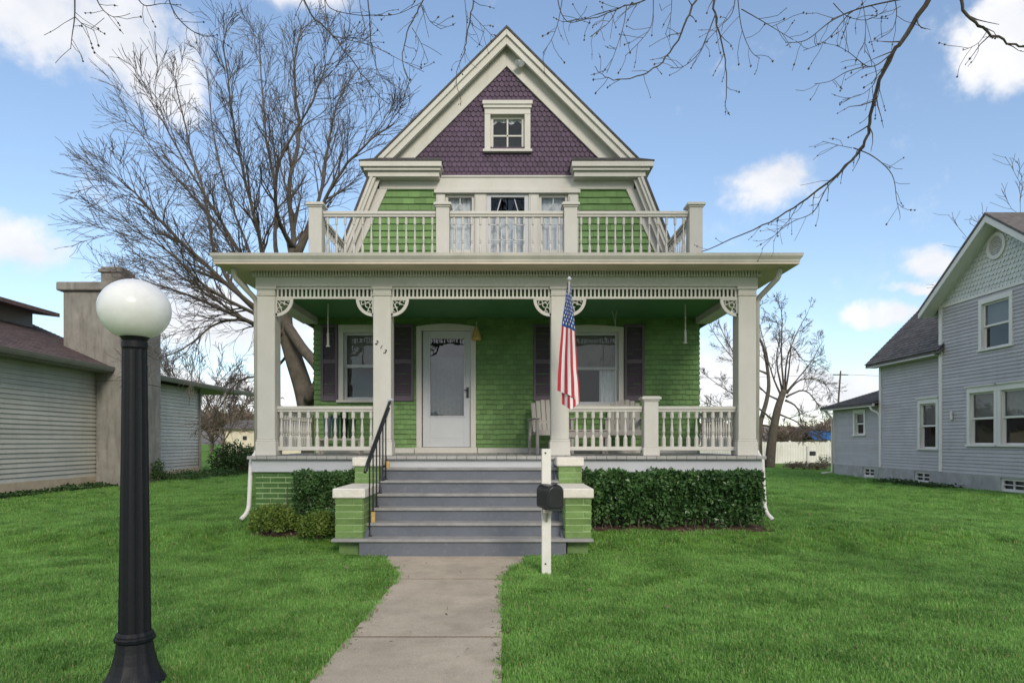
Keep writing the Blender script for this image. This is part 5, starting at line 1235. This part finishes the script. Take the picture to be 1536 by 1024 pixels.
a2 = math.atan(1.02); BR = Frame((12.9, 0, 4.10), (0, 1, 0), (-math.sin(a2), 0, math.cos(a2)), (math.cos(a2), 0, math.sin(a2)))
shingle(mb, BR, 20.4, 24.62, 0, 4.8, .14, .3, (), rnd=random.Random(14), lift=.012)
mb.prism([(12.93, 24.6, 4.09), (12.93, 24.6, 4.0), (16.4, 24.6, 7.54), (16.4, 24.6, 7.63), (19.9, 24.6, 4.09), (19.9, 24.6, 4.0)][0:4], [(12.93, 20.4, 4.09), (12.93, 20.4, 4.0), (16.4, 20.4, 7.54), (16.4, 20.4, 7.63)])
mb.prism([(16.4, 24.6, 7.63), (16.4, 24.6, 7.54), (19.9, 24.6, 4.0), (19.9, 24.6, 4.09)], [(16.4, 20.4, 7.63), (16.4, 20.4, 7.54), (19.9, 20.4, 4.0), (19.9, 20.4, 4.09)])
a3 = math.atan(.30); LR = Frame((13.0, 0, 2.745), (0, 1, 0), (-math.sin(a3), 0, math.cos(a3)), (math.cos(a3), 0, math.sin(a3)))
shingle(mb, LR, 24.33, 28.35, 0, 3, .14, .3, (), rnd=random.Random(15), lift=.012)
mb.prism([(13.0, 24.33, 2.73), (13.0, 24.33, 2.66), (16, 24.33, 3.56), (16, 24.33, 3.63)], [(13.0, 28.35, 2.73), (13.0, 28.35, 2.66), (16, 28.35, 3.56), (16, 28.35, 3.63)])
mb.tube([(14.0, 24.8, 3.0), (14.0, 24.8, 3.5)], .05, 8)
mb.build('roof', M['roofgrey'], gh, fix=False)
def side_windows(G, w, sd, crown=.06, blind=None): return double_hung(gh, G, *w, M['trim'], M['trim'], .12, .14, 0, crown, blind=blind, curtain='full' if blind is None else None, seed=sd)
side_windows(GW, wu, 1, .0, .48); side_windows(GW, wp1, 2, .06, .5); side_windows(GW, wp2, 3, .06, .5); side_windows(GB, wb, 4, .06, .46); side_windows(GL, wl, 6, 0, .4)
for G, w in ((GB, None),):
    pass
segs = [(15.0, 20.64, GW), (20.66, 24.33, GB), (24.34, 28.0, GL)]
bw = [(17.25, 18.1, GW), (21.45, 22.25, GB), (24.9, 25.7, GL)]
for (a, b, G), (c, d, _) in zip(segs, bw):
    mb = MB(); mb.fbox(G, a, c, -.2, .02, -.1, .448); mb.fbox(G, d, b, -.2, .02, -.1, .448); mb.fbox(G, c, d, -.2, .02, -.1, .05); mb.fbox(G, c, d, -.2, .02, .40, .448); mb.build('foundation', M['greyblock'], gh)
for (c, d, G) in bw:
    mb = sash_mb(G, c, d, .05, .40, -.02, .06, [((c + d) / 2 - .015, (c + d) / 2 + .015, .1, .36), (c, d, .215, .24)], t=.06); w_ = mb.build('basement_window', M['trim'], gh)
    mb = MB(); mb.fbox(G, c, d, -.16, -.10, .05, .40); mb.build('pane', M['iron'], w_)
vy, vz = 18.22, 6.58
def disc(r0, r1, n0, n1, mb):
    n = 32
    for k in range(n):
        a, b = 2 * math.pi * k / n, 2 * math.pi * (k + 1) / n
        mb.fprism(GW, [(vy + r0 * math.cos(a), vz + r0 * math.sin(a)), (vy + r1 * math.cos(a), vz + r1 * math.sin(a)), (vy + r1 * math.cos(b), vz + r1 * math.sin(b)), (vy + r0 * math.cos(b), vz + r0 * math.sin(b))], n0, n1)
mb = MB(); disc(.25, .35, .0, .06, mb)
for k in range(-5, 6):
    z = k * .046; h = math.sqrt(max(0, .25 ** 2 - z * z)); mb.hexa([GW.p(vy - h, .02, vz + z + .018), GW.p(vy + h, .02, vz + z + .018), GW.p(vy + h, .05, vz + z - .012), GW.p(vy - h, .05, vz + z - .012), GW.p(vy - h, .02, vz + z + .026), GW.p(vy + h, .02, vz + z + .026), GW.p(vy + h, .05, vz + z - .004), GW.p(vy - h, .05, vz + z - .004)])
mb.build('gable_vent', M['trim'], gh)
mb = MB(); mb.fbox(GW, 20.0, 20.08, .02, .08, 1.98, 2.25); mb.build('dryer_vent', M['trim'], gh, bevel=.02)
mb = MB()
mb.tube([(13.06, 24.55, 2.66), (13.1, 24.5, 2.5), (BX - .06, 24.36, 2.38), (LXX - .06, 24.42, 2.2), (LXX - .06, 24.42, .05)], .045, 8); mb.tube([(13.05, 28.1, 2.65), (LXX - .08, 28.0, 2.3), (LXX - .08, 28.0, .12), (LXX - .5, 28.0, .06)], .04, 8)
mb.build('downspout', M['trim'], gh, smooth=True)
groundcover('weeds', 12.2, 13.0, 19.5, 23.0, .14, 1800, M['ivy'], 9, 'low dark weeds along the grey house foundation')
# fence, shed, pole
FY = 42.0; fx0, fx1 = PX(1010, FY), PX(1290, FY)
fe = empty('fence', ((fx0 + fx1) / 2, FY, 0), 'white vertical board fence across the back yard', 'fence')
mb = MB(); n = int((fx1 - fx0) / .16)
for k in range(n):
    x = fx0 + k * .16; mb.box(x + .006, x + .154, FY, FY + .025, .02, 1.34 + .012 * math.sin(k * 2.1))
mb.box(fx0, fx1, FY + .027, FY + .06, .3, .4); mb.box(fx0, fx1, FY + .027, FY + .06, 1.1, 1.2); mb.build('board_panel', M['fence'], fe)
k = fx0
while k < fx1:
    mb = MB(); mb.box(k - .06, k + .06, FY + .061, FY + .18, 0, 1.42); mb.build('post', M['fence'], fe); k += 2.4
sh = empty('shed', (PX(1240, 62), 62, 0), 'small shed with a blue roof behind the white fence', 'shed'); x0, x1 = PX(1222, 62), PX(1300, 62)
mb = MB(); mb.box(x0, x1, 62, 65, -.1, 1.55); mb.build('wall', M['found'], sh)
mb = MB(); mb.prism([(x0 - .2, 61.7, 1.5), (x0 - .2, 61.7, 1.6), (x0 - .2, 63.5, 2.35), (x0 - .2, 63.5, 2.25)], [(x1, 61.7, 1.5), (x1, 61.7, 1.6), (x1, 63.5, 2.35), (x1, 63.5, 2.25)]); mb.prism([(x0 - .2, 63.5, 2.25), (x0 - .2, 63.5, 2.35), (x0 - .2, 65.3, 1.6), (x0 - .2, 65.3, 1.5)], [(x1, 63.5, 2.25), (x1, 63.5, 2.35), (x1, 65.3, 1.6), (x1, 65.3, 1.5)]); mb.build('roof', M['bluetarp'], sh)
ym = empty('birdhouse_post', (PX(1212, 36), 36, 0), 'white garden post with a small dark box in the flower bed', 'post')
mb = MB(); x = PX(1212, 36); mb.box(x - .06, x + .06, 35.95, 36.05, -.05, 1.1); mb.build('post', M['fence'], ym)
mb = MB(); mb.box(x + .08, x + .38, 35.9, 36.1, .62, .85); mb.box(x - .05, x + .1, 35.97, 36.03, .7, .76); mb.build('box', M['iron'], ym, bevel=.05)
for i, (px, Y, w_, h) in enumerate(((1190, 34, .55, .35), (1206, 33.5, .6, .4), (1226, 33, .6, .38), (1238, 34, .5, .7))):
    shrub('bed_plant', PX(px, Y), Y, w_, .4, h, 380, .08, M['redtwig'] if i < 3 else M['ivy'], 30 + i, ['low reddish plant at the near end of the bed by the fence', 'reddish plant at the foot of the garden post', 'reddish clump beside the grey house downspout', 'olive green clump against the grey house corner'][i], 'plant', 'plants in the bed by the grey house')
up = empty('utility_pole', (PX(1261, 90), 90, 0), 'thin leaning utility pole above the lean-to roof of the grey house', 'pole')
mb = MB(); mb.tube([(PX(1252, 90), 90, 0), (PX(1261, 90), 90, PZ(556, 90))], [.16, .10], 8); mb.build('pole', M['bark'], up)
mb = MB(); mb.tube([(PX(1261, 90) - 1, 90, PZ(562, 90)), (PX(1261, 90) + 1, 90, PZ(562, 90))], .06, 6); mb.build('crossarm', M['bark'], up)
mb = MB(); A_, B_ = Vector((PX(1100, 90), 90, PZ(563, 90))), Vector((PX(1261, 90), 90, PZ(561, 90)))
for a, b in ((A_ - Vector((40, 0, 0)), B_), (B_, B_ + Vector((45, 0, 0)))):
    mb.tube([a.lerp(b, t / 12) - Vector((0, 0, 1.1 * 4 * (t / 12) * (1 - t / 12) * .5)) for t in range(13)], .025, 4)
mb.build('wire', M['iron'], up)

# ================================================================== sky, sun, camera
SUN_EL, SUN_AZ = 28, 163                                # degrees; azimuth measured from +Y towards +X
w = bpy.data.worlds.new('World'); sc.world = w; w.use_nodes = True; nt = w.node_tree; nt.nodes.clear(); L = nt.links.new
out = N(nt, 'ShaderNodeOutputWorld'); bg = N(nt, 'ShaderNodeBackground'); bg.inputs[1].default_value = .15; L(bg.outputs[0], out.inputs[0])
sky = N(nt, 'ShaderNodeTexSky'); sky.sky_type = 'NISHITA'; sky.sun_disc = False; sky.sun_elevation = R(SUN_EL); sky.sun_rotation = R(SUN_AZ); sky.air_density = 1.0; sky.dust_density = .15; sky.ozone_density = 1.6
tc = N(nt, 'ShaderNodeTexCoord'); nv = N(nt, 'ShaderNodeVectorMath', operation='NORMALIZE'); L(tc.outputs['Generated'], nv.inputs[0])
sp = N(nt, 'ShaderNodeSeparateXYZ'); L(nv.outputs[0], sp.inputs[0])
def MA(op, a, b=None, c=None, clamp=False):
    n = N(nt, 'ShaderNodeMath', operation=op); n.use_clamp = clamp
    for i, q in enumerate((a, b, c)):
        if q is None: continue
        if isinstance(q, (int, float)): n.inputs[i].default_value = q
        else: L(q, n.inputs[i])
    return n.outputs[0]
wn = N(nt, 'ShaderNodeTexNoise'); wn.inputs['Scale'].default_value = 5; wn.inputs['Detail'].default_value = 6; wn.inputs['Roughness'].default_value = .6; L(nv.outputs[0], wn.inputs['Vector'])
ws = N(nt, 'ShaderNodeSeparateColor'); L(wn.outputs['Color'], ws.inputs[0])
az = MA('ADD', MA('ARCTAN2', sp.outputs[0], sp.outputs[1]), MA('MULTIPLY_ADD', ws.outputs[0], .16, -.08)); el = MA('ADD', MA('ARCSINE', sp.outputs[2]), MA('MULTIPLY_ADD', ws.outputs[1], .09, -.045))
nz = N(nt, 'ShaderNodeTexNoise'); nz.inputs['Scale'].default_value = 7; nz.inputs['Detail'].default_value = 9; nz.inputs['Roughness'].default_value = .58; nz.inputs['Distortion'].default_value = .3; L(nv.outputs[0], nz.inputs['Vector'])
def ae(px, py): return math.atan2(px - VPX, FPX), math.atan2(HOR - py, math.hypot(FPX, px - VPX))
field = None
for px, py, rx, ry in ((60, 20, 150, 75), (190, 62, 160, 75), (245, 110, 95, 70), (430, -30, 170, 35), (15, 360, 95, 42), (1150, 278, 90, 48), (1500, 45, 75, 70), (1520, 90, 50, 45), (1385, 405, 60, 26), (1325, 475, 75, 22), (1375, 436, 55, 10), (330, 600, 700, 60), (1260, 590, 500, 45), (330, 470, 260, 70), (1100, 560, 160, 90)):
    a, e = ae(px, py); ra, re = rx / 1024 * math.cos(a) ** 2 * 1.1, ry / 1024 * 1.05
    d = MA('SQRT', MA('ADD', MA('POWER', MA('MULTIPLY', MA('SUBTRACT', az, a), 1 / ra), 2), MA('POWER', MA('MULTIPLY', MA('SUBTRACT', el, e), 1 / re), 2)))
    f = MA('SUBTRACT', 1, d); field = f if field is None else MA('MAXIMUM', field, f)
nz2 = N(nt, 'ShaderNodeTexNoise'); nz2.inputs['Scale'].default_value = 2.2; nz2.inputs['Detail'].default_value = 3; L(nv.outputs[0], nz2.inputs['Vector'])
behind = MA('MULTIPLY', MA('LESS_THAN', sp.outputs[1], .2), MA('MULTIPLY_ADD', nz2.outputs[0], 5.0, -1.7)); field = MA('MAXIMUM', field, behind)  # unseen cloud cover behind the camera, added as neutral fill light
nz3 = N(nt, 'ShaderNodeTexNoise'); nz3.inputs['Scale'].default_value = 26; nz3.inputs['Detail'].default_value = 8; nz3.inputs['Roughness'].default_value = .65; L(nv.outputs[0], nz3.inputs['Vector'])
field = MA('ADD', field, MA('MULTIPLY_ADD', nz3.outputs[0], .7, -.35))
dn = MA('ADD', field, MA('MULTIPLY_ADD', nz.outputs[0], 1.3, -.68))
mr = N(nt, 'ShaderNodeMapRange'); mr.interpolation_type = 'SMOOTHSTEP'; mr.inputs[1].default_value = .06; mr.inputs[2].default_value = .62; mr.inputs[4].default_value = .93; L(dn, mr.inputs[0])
tint = N(nt, 'ShaderNodeMix', data_type='RGBA', blend_type='MULTIPLY'); tint.inputs[0].default_value = 1; gm = N(nt, 'ShaderNodeGamma'); gm.inputs[1].default_value = .8; L(sky.outputs[0], gm.inputs[0]); L(gm.outputs[0], tint.inputs[6]); tint.inputs[7].default_value = (1.04, 1.09, 1.16, 1)
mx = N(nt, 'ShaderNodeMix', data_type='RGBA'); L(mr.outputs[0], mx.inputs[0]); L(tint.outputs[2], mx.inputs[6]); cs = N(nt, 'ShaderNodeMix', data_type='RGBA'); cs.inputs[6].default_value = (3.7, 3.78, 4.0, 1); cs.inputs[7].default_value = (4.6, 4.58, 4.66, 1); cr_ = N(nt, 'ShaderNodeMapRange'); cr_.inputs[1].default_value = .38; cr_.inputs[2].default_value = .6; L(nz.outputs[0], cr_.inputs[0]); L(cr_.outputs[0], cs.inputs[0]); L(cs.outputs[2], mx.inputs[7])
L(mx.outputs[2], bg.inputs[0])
sd = bpy.data.lights.new('sun', 'SUN'); sd.energy = 1.5; sd.angle = R(17); sd.color = (1, .91, .77); so = bpy.data.objects.new('sun', sd); col.objects.link(so)
d = Vector((math.sin(R(SUN_AZ)) * math.cos(R(SUN_EL)), math.cos(R(SUN_AZ)) * math.cos(R(SUN_EL)), math.sin(R(SUN_EL)))); so.rotation_euler = d.to_track_quat('Z', 'Y').to_euler(); so.location = d * 30
cam = bpy.data.cameras.new('camera'); co = bpy.data.objects.new('camera', cam); col.objects.link(co); sc.camera = co
co.location = (0, 0, EYE); co.rotation_euler = (R(90), 0, 0)
cam.sensor_width = 36; cam.lens = 24; cam.shift_x = (768 - VPX) / 1536; cam.shift_y = (HOR - 512) / 1536; cam.clip_end = 3000; cam.clip_start = .05
sc.view_settings.view_transform = 'Standard'; sc.view_settings.look = 'None'; sc.view_settings.exposure = .62; sc.view_settings.gamma = 1
sc.render.engine = 'CYCLES'; sc.cycles.use_denoising = True; sc.cycles.max_bounces = 8; sc.cycles.transparent_max_bounces = 12; sc.cycles.diffuse_bounces = 6
